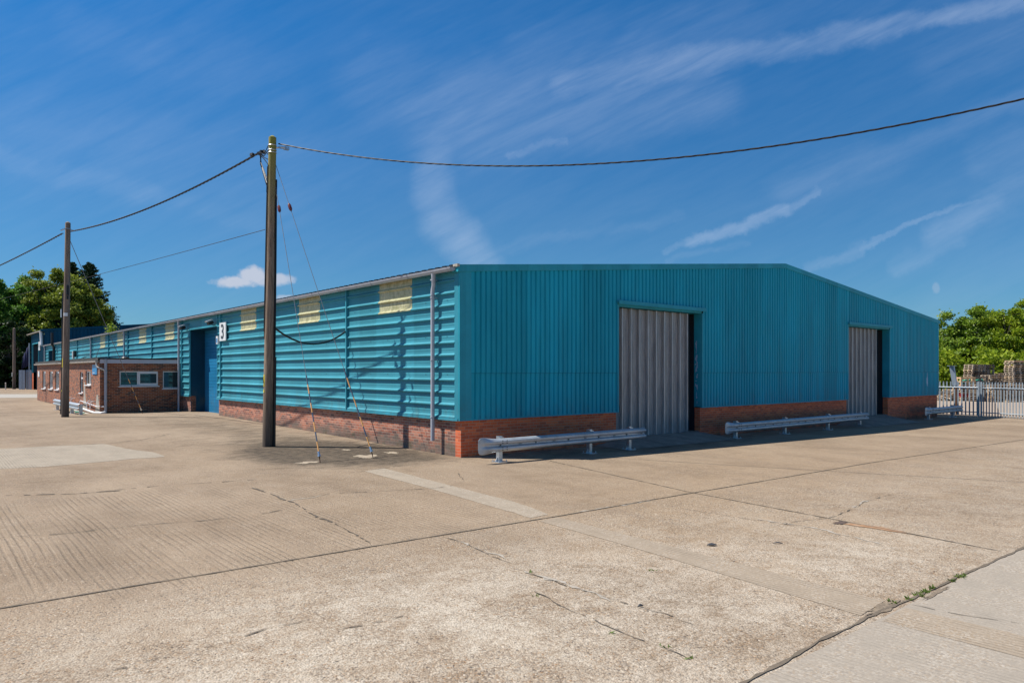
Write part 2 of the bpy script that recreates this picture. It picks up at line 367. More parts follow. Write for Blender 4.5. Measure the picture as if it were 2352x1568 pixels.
    hh = M(t, 'ADD', M(t, 'MULTIPLY', vo.outputs['Distance'], -.6), M(t, 'ADD', M(t, 'MULTIPLY', fine, .5), M(t, 'MULTIPLY', rf, -.6)))
    hh = M(t, 'ADD', hh, M(t, 'MULTIPLY', NOISE(t, p, 9, 5, .7), 1.2))
    BUMP(t, b, hh, .9, .014)
    me.materials.append(m); me.update()
    o = bpy.data.objects.new('concrete_yard', me); col.objects.link(o); o['kind'] = 'structure'
    return m
m_ground = ground()

def structure(o): o['kind'] = 'structure'; return o
def pale_concrete(name, c, ridged=True, dx=0):
    m, t, b, o = nt(name)
    p = POS(t); sep = N(t, 'ShaderNodeSeparateXYZ', {0: p})
    mid = NOISE(t, p, 2.4, 6, .68); fine = NOISE(t, p, 34, 4, .65)
    cc = MIX(t, MR(t, mid, .35, .7), tuple(k * .86 for k in c), tuple(k * 1.1 for k in c))
    rw = M(t, 'SINE', M(t, 'MULTIPLY', M(t, 'ADD', sep.outputs[dx], M(t, 'MULTIPLY', NOISE(t, p, 1.2), .06)), 2 * PI / .06))
    rf = M(t, 'MULTIPLY', MR(t, rw, .2, .95), MR(t, NOISE(t, SCALE(t, p, (2, .4, 1)), 1.3, 5, .7), .38, .6))
    cc = MIX(t, M(t, 'MULTIPLY', rf, .6 if ridged else .1), cc, tuple(k * .45 for k in c))
    vo = N(t, 'ShaderNodeTexVoronoi', {'Vector': p, 'Scale': 62.0}); wr = N(t, 'ShaderNodeSeparateColor', {0: vo.outputs['Color']}).outputs[0]
    cc = MIX(t, MR(t, mid, .4, .65, .0, .42), cc, RAMP(t, wr, [(0, (.12, .10, .09)), (.2, (.27, .18, .10)), (.45, (.33, .28, .22)), (.75, (.50, .45, .38))], 'CONSTANT'))
    cc = MIX(t, 1.0, cc, MIX(t, fine, (.75, .75, .75), (1.2, 1.2, 1.2)), 'MULTIPLY')
    t.links.new(cc, b.inputs['Base Color']); b.inputs['Roughness'].default_value = .92; b.inputs['Specular IOR Level'].default_value = .2
    BUMP(t, b, M(t, 'SUBTRACT', fine, rf), .5, .006)
    return m
m_band = pale_concrete('pale_trench_concrete', (.385, .32, .245))
m_band2 = pale_concrete('worn_trench_concrete', (.365, .295, .22))
m_patch = pale_concrete('new_patch_concrete', (.37, .315, .245))
m_road = pale_concrete('far_road_concrete', (.44, .41, .37), False)

def sheet(name, pts, mat, lift=.004, ragged=.0, step=.3):
    """polygon laid on the yard: long edges roughly along the first axis; subdivided so it follows the ground"""
    L = pts
    mb = MB(); n = len(L)
    for i in range(n - 1):
        (a0, a1), (b0, b1) = L[i], L[i + 1]
        k = max(1, int((b0 - a0).length / step))
        for j in range(k):
            q = []
            for tt, (p0, p1) in ((j / k, (a0, b0)), ((j + 1) / k, (a0, b0))): q.append(p0.lerp(p1, tt))
            for tt in ((j + 1) / k, j / k): q.append(a1.lerp(b1, tt))
            w = []
            for qi, pt in enumerate(q):
                h = math.sin(pt.x * 37.1 + pt.y * 17.3) * ragged
                xx = pt.x + h; w.append((xx, pt.y, float(gz(xx, pt.y)) + lift))
            mb.quad(*w)
    o = mb.build(name, mat); structure(o); return o
def V2(x, y): return Vector((x, y, 0))
# pale strip of filled trench along the shed
sheet('concrete_strip', [(V2(-2.42, -.45), V2(-2.95, -.62)), (V2(-2.81, -5.3), V2(-3.39, -5.9)), (V2(-3.1, -6.5), V2(-3.5, -6.52))], m_band, .004, .02)
sheet('concrete_strip', [(V2(-3.14, -6.74), V2(-3.52, -6.76)), (V2(-3.47, -11.42), V2(-4.01, -11.46))], m_band2, .004, .02)
sheet('concrete_strip', [(V2(-3.52, -11.62), V2(-4.03, -11.64)), (V2(-3.55, -14.6), V2(-4.1, -14.6))], m_band2, .004, .01)
# pale patch in front of the office
P = [(G(-260, 1046), G(-330, 1092)), (G(100, 1025), G(100, 1072)), (G(240, 1019), G(250, 1059)), (G(295, 1031), G(310, 1053)), (G(350, 1038), G(352, 1051)), (G(378, 1046.5), G(378, 1048.5))]
sheet('concrete_patch', P, m_patch, .004, .012, .25)
# grey slab beyond the long joint
def slab(name, x0, x1, y0, y1, mat, lift=.003):
    mb = MB(); xs = np.arange(x0, x1 + .01, 1.0); ys = np.linspace(y0, y1, 5)
    for i in range(len(xs) - 1):
        for j in range(4): mb.quad(*[(a, c_, float(gz(a, c_)) + lift) for a, c_ in ((xs[i], ys[j]), (xs[i + 1], ys[j]), (xs[i + 1], ys[j + 1]), (xs[i], ys[j + 1]))])
    return structure(mb.build(name, mat))
m_slab = pale_concrete('grey_slab_concrete', (.37, .32, .26), False)
slab('concrete_slab', -7.3, 14, -15.5, -11.60, m_slab, .002)
# distant road strip on the left
mb = MB()
mb.quad(*[tuple(G(u, v, .006)) for u, v in ((-400, 915), (100, 913), (118, 905), (-380, 905))]); structure(mb.build('road', m_road))
# pale yard behind the fence on the right
mb = MB(); mb.quad((33.5, -30, -.235), (90, -30, -.235), (90, 40, -.235), (33.5, 40, -.235))
structure(mb.build('storage_yard', pale_concrete('storage_yard_concrete', (.40, .32, .25), False)))

def ribbon(name, pts, w, mat, jitter=.015, wj=.6, lift=.0075, step=.09):
    """a joint or crack lying on the slabs"""
    P_ = [Vector((p[0], p[1], 0)) for p in pts]; line = []
    for a, b_ in zip(P_[:-1], P_[1:]):
        k = max(1, int((b_ - a).length / step))
        for j in range(k): line.append(a.lerp(b_, j / k))
    line.append(P_[-1]); mb = MB(); prev = None; off = 0
    for i, p in enumerate(line):
        d = (line[min(i + 1, len(line) - 1)] - line[max(i - 1, 0)]).normalized(); nrm = Vector((-d.y, d.x, 0))
        off = off * .8 + random.uniform(-jitter, jitter)
        crk = mat in (m_crack, m_spall)
        ww = w * (.62 if crk else 1) * (1 + random.uniform(-wj, wj)) * (.15 if i in (0, len(line) - 1) else 1)
        if crk: ww *= .35 + .9 * abs(math.sin(i * .19 + w * 90)) * random.uniform(.5, 1.2)
        a = p + nrm * (off + ww / 2); b_ = p + nrm * (off - ww / 2)
        a = (a.x, a.y, float(gz(a.x, a.y)) + lift); b_ = (b_.x, b_.y, float(gz(b_.x, b_.y)) + lift)
        if prev and not (mat is m_crack and random.random() < .24): mb.quad(prev[0], prev[1], b_, a)
        prev = (a, b_)
    return structure(mb.build(name, mat))
def c1(*l): return [G(x * .5, 914.7 + y * .5) for x, y in l]
def c2(*l): return [G(1176 + x * .5, 914.7 + y * .5) for x, y in l]
# expansion joints
ribbon('expansion_joint', [(-14, -6.5)] + [(-9.72, -6.45), (-6.08, -6.56), (-3.1, -6.68), (.2, -6.72), (7.3, -6.68), (17.1, -6.95), (30, -7.2)], .030, m_joint, .003, .35)
ribbon('expansion_joint', [(1.28, -1.78), (.13, -6.6), (-.22, -9.28), (-.51, -11.5)], .024, m_joint, .004, .4)
ribbon('expansion_joint', [(14, -11.7), (-.16, -11.62), (-2.89, -11.55), (-4.05, -11.52), (-6.0, -11.57), (-7.4, -11.6)], .028, m_joint, .010, .6)
ribbon('slab_joint', c1((-300, 452), (0, 446), (360, 438), (700, 405), (1180, 372)), .05, m_crack, .012, .6)
ribbon('slab_joint', c1((360, 437), (440, 432), (560, 424)), .10, m_crack, .02, .6)
ribbon('slab_crack', c1((-100, 650), (0, 640), (300, 622), (640, 585), (960, 560), (1200, 530), (1300, 512)), .032, m_crack, .02, .8)
ribbon('slab_crack', c1((1160, 410), (1240, 438), (1340, 480), (1440, 535), (1600, 605), (1700, 668)), .05, m_crack, .02, .8)
ribbon('slab_crack', c1((1320, 463), (1560, 435), (1760, 425), (2000, 412), (2090, 400)), .028, m_crack, .015, .8)
ribbon('slab_crack', c1((2090, 400), (2125, 380), (2105, 335)), .025, m_crack, .015, .8)
ribbon('slab_crack', c1((1180, 345), (1300, 347), (1460, 345)), .018, m_crack, .012, .8)
ribbon('slab_crack', c1((1600, 345), (1900, 300), (2060, 287), (2140, 300)), .03, m_crack, .015, .8)
ribbon('slab_crack', c1((340, 215), (480, 208), (640, 192), (800, 160)), .05, m_crack, .02, .8)
ribbon('slab_joint', c1((-60, 180), (0, 178), (180, 165), (420, 130), (760, 100)), .035, m_crack, .012, .7)
ribbon('slab_crack', c1((1500, 290), (1800, 265), (1900, 215)), .03, m_crack, .015, .8)
ribbon('slab_crack', c1((2050, 640), (2130, 665), (2200, 702), (2352, 760)), .022, m_crack, .02, .9)
ribbon('slab_crack', c2((560, 955), (700, 990), (850, 1050)), .018, m_crack, .02, .9)
ribbon('slab_crack', c2((60, 800), (250, 862), (380, 905), (560, 960)), .014, m_crack, .02, .9)
ribbon('slab_crack', c2((700, 490), (900, 525), (1120, 560), (1250, 580), (1420, 612), (1600, 655), (1800, 705)), .014, m_crack, .02, .9)
ribbon('slab_crack', c2((1250, 580), (1350, 560), (1450, 552), (1560, 508), (1620, 475), (1800, 430)), .020, m_crack, .02, .9)
ribbon('slab_crack', c2((1830, 945), (2000, 985), (2352, 1040)), .012, m_crack, .01, .8)
ribbon('slab_crack', c2((100, 880), (240, 960), (480, 1070), (700, 1145), (820, 1200)), .016, m_crack, .02, .9)
ribbon('slab_crack', c1((1560, 1060), (1800, 1010), (1960, 960)), .014, m_crack, .02, .9)
ribbon('slab_crack', c1((500, 1250), (800, 1175), (1000, 1130), (1240, 1060), (1420, 1015)), .025, m_crack, .03, .9)
# spalled concrete beside cracks
def spall(pts, w): ribbon('spalled_edge', pts, w, m_spall, .03, .95, .0055, .06)
spall(c2((60, 790), (250, 852), (380, 897), (470, 930)), .07); spall(c2((1120, 555), (1250, 572), (1420, 605), (1700, 668)), .055)
spall(c2((300, 520), (420, 505), (640, 470)), .06); spall(c2((1560, 500), (1640, 468)), .06); spall(c1((1330, 468), (1480, 447)), .05)
spall(c1((2100, 655), (2200, 694), (2330, 735)), .05)
def blot(name, c, rx, ry, mat, n=26, lift=.0065, seed=0, rot=0.0):
    r = random.Random(seed); mb = MB(); vs = [(c.x, c.y, float(gz(c.x, c.y)) + lift)]
    for k in range(n):
        a = 2 * PI * k / n; q = .75 + r.uniform(-.3, .3); dx = math.cos(a) * rx * q; dy = math.sin(a) * ry * q
        px = c.x + dx * math.cos(rot) - dy * math.sin(rot); py = c.y + dx * math.sin(rot) + dy * math.cos(rot); vs.append((px, py, float(gz(px, py)) + lift))
    mb.add(vs, [(0, 1 + k, 1 + (k + 1) % n) for k in range(n)]); return structure(mb.build(name, mat))
m_bare = plain('bare_pale_concrete', (.36, .29, .21), .95, 0, .3, 12, dirt=(.16, .13, .10), dirt_amt=.6)
blot('bare_patch', G(707, 1062), .38, .22, m_bare, seed=1); blot('bare_patch', G(842, 1048), .36, .42, m_bare, seed=2, rot=.5)
blot('bare_patch', G(900, 1040), .2, .3, m_bare, seed=5); blot('bare_patch', G(795, 1033), .12, .2, m_bare, seed=6)
m_oil = plain('oil_spot', (.10, .068, .052), .8, 0, .3, 14)
m_ruststain = plain('rust_stain', (.34, .19, .10), .9, 0, .25, 12, dirt=(.40, .30, .21), dirt_amt=.9)
blot('oil_spot', G(1930, 1200.5), .17, .09, m_oil, lift=.008, seed=3)
blot('rust_stain', G(2010, 1212), .62, .10, m_ruststain, lift=.0066, seed=4, rot=-1.5)
m_gravel = plain('joint_debris', (.20, .155, .11), .95, 0, .6, 30, dirt=(.32, .25, .17), dirt_amt=.9, bump=.6)
for k, (u, v, a, b_) in enumerate(((2030, 1396, .36, .08), (2150, 1362, .4, .035))): blot('joint_debris', G(u, v), a, b_, m_gravel, 30, .0065, 20 + k)

# small leaves / twigs lying on the yard
def leaf_litter(u, v, L, w, rz, name, label):
    p = G(u, v, .012); mb = MB(); R = Matrix.Rotation(rz, 3, 'Z')
    prof = [(0, 0), (.25, .7), (.55, 1), (.8, .6), (1, 0)]
    top = [p + R @ Vector(((a - .5) * L, b_ * w / 2, .02 * math.sin(a * 3))) for a, b_ in prof]; bot = [p + R @ Vector(((a - .5) * L, -b_ * w / 2, .012 * math.sin(a * 3))) for a, b_ in prof[1:-1]]
    pl = top + bot[::-1]; n = len(pl)
    low = [q - Vector((0, 0, .006)) for q in pl]
    mb.add(pl + low, [tuple(range(n)), tuple(range(2 * n - 1, n - 1, -1))] + [(i, (i + 1) % n, n + (i + 1) % n, n + i) for i in range(n)])
    meta(mb.build(name, m_deadleaf), label, 'leaf')
m_deadleaf = plain('dead_leaf', (.055, .055, .06), .6)
leaf_litter(1635, 1253, .13, .06, -.65, 'dead_leaf', 'dark dead leaf lying alone on the open concrete right of centre')
leaf_litter(1787, 1249.5, .12, .012, -1.0, 'dead_leaf', 'thin dark leaf sliver lying right of the dark dead leaf')
leaf_litter(1471, 1394, .06, .02, -.4, 'dead_leaf', 'small dark leaf lying on a crack in the foreground')

# weeds in joints
def tuft(mb, p, r, h, n, rr):
    for _ in range(n):
        a = rr.uniform(0, 2 * PI); d = rr.uniform(0, r); q = Vector((p.x + math.cos(a) * d, p.y + math.sin(a) * d, p.z)); b_ = rr.uniform(0, PI); w = rr.uniform(.005, .012)
        t_ = q + Vector((rr.uniform(-.03, .03), rr.uniform(-.03, .03), h * rr.uniform(.4, 1)))
        dx = Vector((math.cos(b_), math.sin(b_), 0)) * w; mb.add([q - dx, q + dx, t_ + dx * .4, t_ - dx * .4], [(0, 1, 2, 3)])
mb = MB(); rr = random.Random(5)
for u, v in ((2050, 1384), (2112, 1366), (2118, 1361), (2125, 1358), (2140, 1352), (2090, 1376), (2205, 1324), (2208, 1322), (2185, 1333)):
    for _ in range(4): tuft(mb, G(u + rr.uniform(-6, 6), v + rr.uniform(-3, 3)), .03, .03, 6, rr)
for u, v in ((1220, 1313), (1230, 1367), (1400, 1454), (1528, 1486), (1586, 1512), (1500, 1310)): tuft(mb, G(u, v), .05, .018, 7, rr)
o = mb.build('joint_weeds', m_grass); o['kind'] = 'stuff'; meta(o, 'tiny green weeds growing along the concrete joints', 'weeds')

# ------------------------------------------------------------------ the main shed
W = 30.0; LEN = 69.6; EAVE = 4.60; APEX = 6.06
def roof_z(x): return EAVE + (APEX - EAVE) * (1 - abs(x - W / 2) / (W / 2))
shed = thing('warehouse', 'long low teal warehouse with ribbed metal cladding above a brick base', 'warehouse', (0, 0, 0))
D1 = (5.62, 9.75, 4.02); D2 = (20.1, 24.15, 4.02)           # gable door openings x0, x1, head
SD = (17.97, 22.0, 4.07)                                     # side roller door
SD2 = (63.7, 67.7, 4.07)
# brick plinths
mb = MB()
for a, b_ in ((0, D1[0]), (D1[1], D2[0]), (D2[1], W)): mb.bx(a, b_, 0, .22, -.5, .93)
mb.build('gable_plinth', m_brick_front, shed)
mb = MB()
for a, b_ in ((.221, SD[0]), (SD[1], SD2[0]), (SD2[1], LEN)): mb.bx(-.004, .21, a, b_, -.5, .93)
mb.build('side_plinth', m_brick_side, shed)
mb = MB(); mb.bx(-.007, -.0045, .0, .23, -.5, .93); mb.build('corner_brickwork', m_brick_front, shed)
B(W - .2, W, .23, LEN, -.6, EAVE).build('far_wall', m_teal_front_shade, shed)
B(0, W, LEN - .2, LEN, -.6, EAVE).build('rear_wall', m_teal_front_shade, shed)
# gable cladding: vertical ribs clipped by the roof line and the door heads
def gable_clad(x0, x1, z_lo, z_hi, yb, L=W, rf=roof_z, pitch=.167, depth=.036, y0=0.0, xo=0.0):
    mb = MB(); xs = []; k = 0; x = x0
    prof = [(0, 1), (.098, 1), (.114, 0), (.150, 0), (.167, 1)]
    while x < x1 - .001:
        for px, py in prof[:-1]:
            if x + px < x1: xs.append((x + px, py))
        x += pitch
    xs.append((x1, 1))
    for (a, pa), (b_, pb) in zip(xs[:-1], xs[1:]):
        za1 = rf(a) if z_hi is None else z_hi; zb1 = rf(b_) if z_hi is None else z_hi
        ya = y0 + yb - depth * pa; yc = y0 + yb - depth * pb
        mb.quad((xo + a, ya, z_lo), (xo + b_, yc, z_lo), (xo + b_, yc, zb1), (xo + a, ya, za1))
    return mb
CL = .93
def add_mb(dst, src): dst.add(src.v, src.f)
LAP = 2.06
up = MB(); lo = MB()
for a, b_ in ((.24, D1[0] - .03), (D1[1] + .05, D2[0] - .03), (D2[1] + .05, W - .05)):
    gable_clad(a, b_, CL, LAP + .06, -.030).build('gable_cladding', m_teal_front_shade, shed); gable_clad(a, b_, LAP, None, -.044).build('gable_cladding', m_teal_front_shade, shed)
for a, b_, h in (D1, D2): gable_clad(a - .03, b_ + .05, h + .16, None, -.044).build('gable_cladding', m_teal_front_shade, shed)

for a, b_ in ((.26, D1[0] - .03), (D1[1] + .05, D2[0] - .03), (D2[1] + .05, W - .07)): B(a, b_, -.082, -.079, LAP - .002, LAP + .005).build('lap_shadow_line', m_navy_sheet, shed)  # dark strip standing in for the shadow gap under the upper sheets
mb = MB()                                                     # drip edge over the bricks, screws, corner trims
for a, b_ in ((0, D1[0] - .03), (D1[1] + .05, D2[0] - .03), (D2[1] + .05, W)): mb.bx(a - (.05 if a == 0 else 0), b_, -.062, -.0305, CL - .035, CL + .006)
mb.build('drip_flashing', m_teal_trim, shed)
mb = MB()
mb.bx(-.105, .25, -.082, -.031, CL - .03, EAVE + .02); mb.build('corner_flashing', m_teal_trim, shed)
mb = MB(); mb.bx(W - .07, W + .03, -.068, .1, CL - .03, EAVE); mb.build('corner_flashing', m_teal_trim, shed)
mb = MB(); rr = random.Random(2)
for z0 in (CL + .07, LAP + .09, 3.25, 3.4, 4.3):
    x = .33
    while x < W:
        if not any(a - .1 < x < b_ + .1 and z0 < h + .2 for a, b_, h in (D1, D2)) and rr.random() < .8 and z0 < roof_z(x) - .3: mb.bx(x, x + .020, -.048, -.030, z0, z0 + .02)
        x += .167 * (1 if rr.random() < .5 else 2)
mb.build('cladding_screws', m_dark, shed)['kind'] = 'stuff'
# verge flashing along the gable roof line
mb = MB()
for s_ in (0, 1):
    x0, x1 = (-.16, W / 2) if s_ == 0 else (W / 2, W + .16)
    z0 = roof_z(x0) if s_ == 0 else roof_z(x0); z1 = roof_z(x1) if s_ == 0 else roof_z(x1)
    z0 = EAVE + (APEX - EAVE) * (1 - abs(x0 - W / 2) / (W / 2)); z1 = EAVE + (APEX - EAVE) * (1 - abs(x1 - W / 2) / (W / 2))
    vs = [(x0, -.10, z0 - .06), (x1, -.10, z1 - .06), (x1, -.10, z1 + .11), (x0, -.10, z0 + .11), (x0, .16, z0 - .06), (x1, .16, z1 - .06), (x1, .16, z1 + .11), (x0, .16, z0 + .11)]
    mb.add(vs, [(0, 1, 2, 3), (5, 4, 7, 6), (3, 2, 6, 7), (0, 4, 5, 1), (0, 3, 7, 4), (1, 5, 6, 2)])
mb.build('verge_flashing', m_teal_trim, shed)
B(-.19, -.12, -.105, .17, EAVE + .045, EAVE + .115).build('verge_end_cap', m_spall, shed)
# roof: trapezoidal sheet, ribs run up the slope so the eave edge is toothed
def roof_sheets(y0, y1, xo, x_eave, x_ridge, z_e, z_r, mat, parent, pitch=.31, d=.055):
    mb = MB(); y = y0; prof = [(0, 0), (.10, 0), (.13, 1), (.25, 1), (.28, 0)]; pr = []
    while y < y1:
        for a, h in prof: pr.append((y + a, h))
        y += pitch
    for (a, ha), (b_, hb) in zip(pr[:-1], pr[1:]):
        for xa, za, xb, zb in ((x_eave, z_e, x_ridge, z_r), (2 * x_ridge - x_eave, z_e, x_ridge, z_r)):
            mb.quad((xo + xa, a, za + ha * d), (xo + xa, b_, za + hb * d), (xo + xb, b_, zb + hb * d), (xo + xb, a, zb + ha * d))
    return mb.build('roof', mat, parent)
roof_sheets(-.03, LEN, 0, -.20, W / 2, EAVE + .06, APEX + .075, m_roof, shed)
mb = MB(); y = -.03                                            # closed ends of the sheets
while y < LEN - .3: mb.bx(-.198, -.15, y + .115, y + .265, EAVE - .0, EAVE + .112); y += .31
mb.build('eave_filler', m_black_p, shed)['kind'] = 'stuff'
# side cladding: horizontal ribs
def side_clad(s0, s1, z0, z1, mat, name='side_cladding', out=0.0, parent=shed):
    mb = MB(); prof = []
    z = CL + .012 - .0
    k = 0
    pts = [(0, .0), (.008, .022), (.030, .040), (.055, .040), (.072, .0), (.128, 0), (.131, -.007), (.140, -.007), (.143, 0), (.20, 0), (.203, -.007), (.212, -.007), (.215, 0), (.262, 0), (.265, -.006), (.274, -.006), (.277, 0)]
    # looking up the sheet: steep underside first, sloping shelf on top of the rib
    pts = [(0, 0), (.010, .054), (.034, .056), (.074, .0), (.135, 0), (.138, -.006), (.148, -.006), (.151, 0), (.198, 0), (.201, -.006), (.211, -.006), (.214, 0), (.262, 0), (.265, -.006), (.275, -.006), (.278, 0)]
    zz = CL + .02
    while zz < z1 + .3:
        for a, h in pts: prof.append((zz + a, h))
        zz += .3075
    pr = [q for q in prof if z0 <= q[0] <= z1]
    pr = [(z0, 0)] + pr + [(z1, pr[-1][1])]
    for (a, ha), (b_, hb) in zip(pr[:-1], pr[1:]):
        mb.quad((-.06 - ha - out, s1, a), (-.06 - ha - out, s0, a), (-.06 - hb - out, s0, b_), (-.06 - hb - out, s1, b_))
    return mb.build(name, mat, parent)
posts = [5.81, 11.63, 17.45, 23.2, 28.9, 34.6, 40.2, 46.1, 52.0, 57.8, 63.2]
lights = [(2.14, 3.87), (7.76, 9.4), (13.4, 15.07), (24.66, 26.3), (30.3, 31.9), (36.0, 37.7), (41.5, 43.1)]
TOPZ = EAVE - .02
bays = [(.12, SD[0] - .03)] + [(SD[1] + .03, SD2[0] - .03), (SD2[1] + .03, LEN)]
for a, b_ in bays: side_clad(a, b_, CL + .02, TOPZ, m_teal_side_lit)
for a, b_ in lights:
    side_clad(a, b_, 3.72, TOPZ, m_rooflight, 'rooflight_panel', .005)
for a, b_, h in (SD, SD2):
    B(-.085, -.0, a - .03, b_ + .03, h, TOPZ).build('door_lintel', m_teal_trim_lit, shed)
for s_ in posts:
    mb = MB(); mb.bx(-.136, -.06, s_ - .025, s_ + .03, CL + .01, TOPZ); mb.bx(-.075, -.058, s_ - .055, s_ + .06, CL + .01, TOPZ); mb.build('cover_strip', m_teal_trim_lit, shed)
mb = MB()
for a, b_ in ((-.02, SD[0]), (SD[1], SD2[0]), (SD2[1], LEN)):
    mb.bx(-.112, -.005, a, b_, CL - .03, CL + .03)
    mb.bx(-.128, -.1125, a, b_, CL - .035, CL + .015)
mb.build('drip_flashing', m_teal_trim_lit, shed)
mb = MB(); mb.bx(-.108, -.055, -.029, .13, CL + .031, TOPZ); mb.build('corner_flashing', m_teal_trim_lit, shed)
mb = MB(); rr = random.Random(3)
for z0 in (CL + .06, 1.85, 2.8, 3.7, 4.35):
    for s_ in np.arange(.5, 60, .97):
        if not (SD[0] - .3 < s_ < SD[1] + .3): mb.bx(-.068, -.058, s_, s_ + .016, z0 + .17, z0 + .186)
mb.build('cladding_screws', m_dark, shed)['kind'] = 'stuff'
# black eave soffit board and gutter
B(-.13, -.0, .17, LEN, EAVE - .02, EAVE + .012).build('eave_soffit', m_black_p, shed)
def gutter(name, x, y0, y1, z, r, mat, parent, step=1.95, slope=0.0):
    mb = MB(); n = 10; ys = np.arange(y0, y1, step / 2).tolist() + [y1]
    ring = lambda y, rad: [(x + math.cos(PI + PI * k / n) * rad, y, z + math.sin(PI + PI * k / n) * rad) for k in range(n + 1)]
    for a, b_ in zip(ys[:-1], ys[1:]):
        A_, B_ = ring(a, r), ring(b_, r)
        mb.add(A_ + B_, [(k, k + 1, n + 2 + k, n + 1 + k) for k in range(n)])
    for y in np.arange(y0, y1, step):                          # joint clips
        for w_ in (0, .13 if int(y / step) % 3 == 0 else .0):
            A_, B_ = ring(y + w_, r + .007), ring(y + w_ + .03, r + .007); mb.add(A_ + B_, [(k, k + 1, n + 2 + k, n + 1 + k) for k in range(n)])
    for y in (y0, y1): mb.add(ring(y, r), [tuple(range(n + 1))])
    mb.bx(x - r, x + r, y0, y1, z - .004, z + .004)
    return mb.build(name, mat, parent, smooth=True)
gutter('gutter', -.235, .02, LEN + .3, EAVE + .035, .088, m_upvc_grey, shed)
# downpipes
def downpipe(s_, zb, parent, big=.052, neck=True):
    mb = MB(); x0 = -.235; x1 = -.20
    pts = [(x0, s_ - .06, EAVE - .04), (x0, s_ - .06, EAVE - .17), (x0 + .01, s_ - .05, EAVE - .24), (x0 + .03, s_ - .02, EAVE - .33), (x1, s_ + .02, EAVE - .42), (x1, s_ + .03, EAVE - .52)]
    mb.tube(pts, [.062, .052, .05, .05, .052, .055], 12); mb.tube([(x1, s_ + .03, EAVE - .50), (x1, s_ + .03, zb)], big, 14)
    for zc in (EAVE - .17, EAVE - .55, EAVE - .62, 2.4, CL + .04):
        if zc > zb: mb.tube([(x1, s_ + .03, zc), (x1, s_ + .03, zc - .025)], big + .011, 14); mb.bx(x1, -.03, s_ + .015, s_ + .045, zc - .02, zc - .004)
    return mb.build('downpipe', m_upvc_grey, parent, smooth=True)
for s_, zb in ((.92, .36), (23.35, .0), (35.1, 2.0), (45.8, 2.0), (69.4, 2.0)): downpipe(s_, zb, shed)
# gable doors: tall folding galvanised leaves, recessed
def gable_door(x0, x1, head, nleaf, gap):
    yb = .14
    hd = MB(); hd.bx(x0 - .05, x1 + .13, -.16, -.062, head + .10, head + .17); hd.bx(x0 - .05, x1 + .13, -.165, -.155, head + .06, head + .175); hd.bx(x0, x1, -.061, .5, head, head + .09)
    hd.build('door_canopy', m_teal_trim, shed)
    B(x0 - .03, x0 + .035, -.085, -.0, CL - .03, head + .1).build('door_jamb', m_teal_trim, shed); B(x1, x1 + .05, -.085, .24, CL - .03, head).build('door_jamb', m_teal_trim, shed)
    mb = MB(); rr = random.Random(int(x0))                     # paint worn off the jamb
    for k in range(34):
        z = rr.choice([rr.uniform(1.0, 3.1), rr.uniform(1.9, 2.7)]); w_ = rr.uniform(.01, .045); h_ = rr.uniform(.02, .13); y = .13 + rr.uniform(-.04, .04)
        mb.add([(x1 - .003 - k * .0006, y + w_ * math.cos(a) * rr.uniform(.5, 1), z + h_ * math.sin(a) * rr.uniform(.5, 1)) for a in np.linspace(0, 2 * PI, 8)[:-1]], [tuple(range(7))])
    if x0 < 10: mb.build('bare_paint_patch', m_bluewhite, shed)['kind'] = 'stuff'
    w_ = (x1 - gap - x0 - .02) / nleaf
    for k in range(nleaf):
        a = x0 + .02 + k * w_; mb = MB(); n = 9; p_ = []
        for j in range(n):
            xx = a + (w_ - .03) * j / n; q = (w_ - .03) / n
            p_ += [(xx, 0), (xx + q * .45, 0), (xx + q * .6, 1), (xx + q * .85, 1)]
        p_.append((a + w_ - .03, 0)); z1 = head - .02
        slant = .095
        for (xa, ha), (xb, hb) in zip(p_[:-1], p_[1:]):
            ya = yb - ha * .024 + slant * (xa - a) / w_; yc = yb - hb * .024 + slant * (xb - a) / w_
            mb.quad((xa, ya, .10), (xb, yc, .10), (xb, yc, z1), (xa, ya, z1))
        mb.bx(a + w_ - .032, a + w_ - .004, yb - .03, yb + .06, .10, z1)
        mb.build('door_leaf', m_galv_door, shed)
    g = MB(); g.bx(x1 - gap, x1 + .1, yb + .32, yb + .36, .0, head); g.build('wicket_panel', m_dkpanel, shed)
    hb = MB(); xh = x1 - gap + .12; hb.bx(xh - .12, xh - .09, yb + .0, yb + .06, 1.05, 1.35); hb.build('door_bolt', m_galv, shed)
    B(x1 + .06, x1 + .10, .24, yb + .395, 0, head).build('door_blackout', m_dark, shed)  # dark box added to stop light showing between wicket and jamb
    B(x0, x1 + .2, yb + .40, yb + .44, 0, head + .1).build('door_blackout', m_dark, shed)  # dark sheet added to keep the gap behind the leaves black
m_bluewhite = plain('bare_primer', (.34, .52, .66), .5)
gable_door(D1[0], D1[1], D1[2], 9, .50); gable_door(D2[0], D2[1], D2[2], 8, .9)
mb = MB(); rr = random.Random(9)                                 # scraped patch of bare primer on the right end
xs_, prof = 28.55, [(2.05, .01), (1.95, .02), (1.85, .03), (1.78, .07), (1.70, .10), (1.64, .07), (1.60, .10), (1.52, .08), (1.45, .05), (1.36, .02)]
for (za, wa), (zb_, wb) in zip(prof[:-1], prof[1:]): mb.quad((xs_ - wa, -.071, za), (xs_ + wa * .6, -.071, za), (xs_ + wb * .6, -.071, zb_), (xs_ - wb, -.071, zb_))
mb.build('scrape_mark', m_bluewhite, shed)
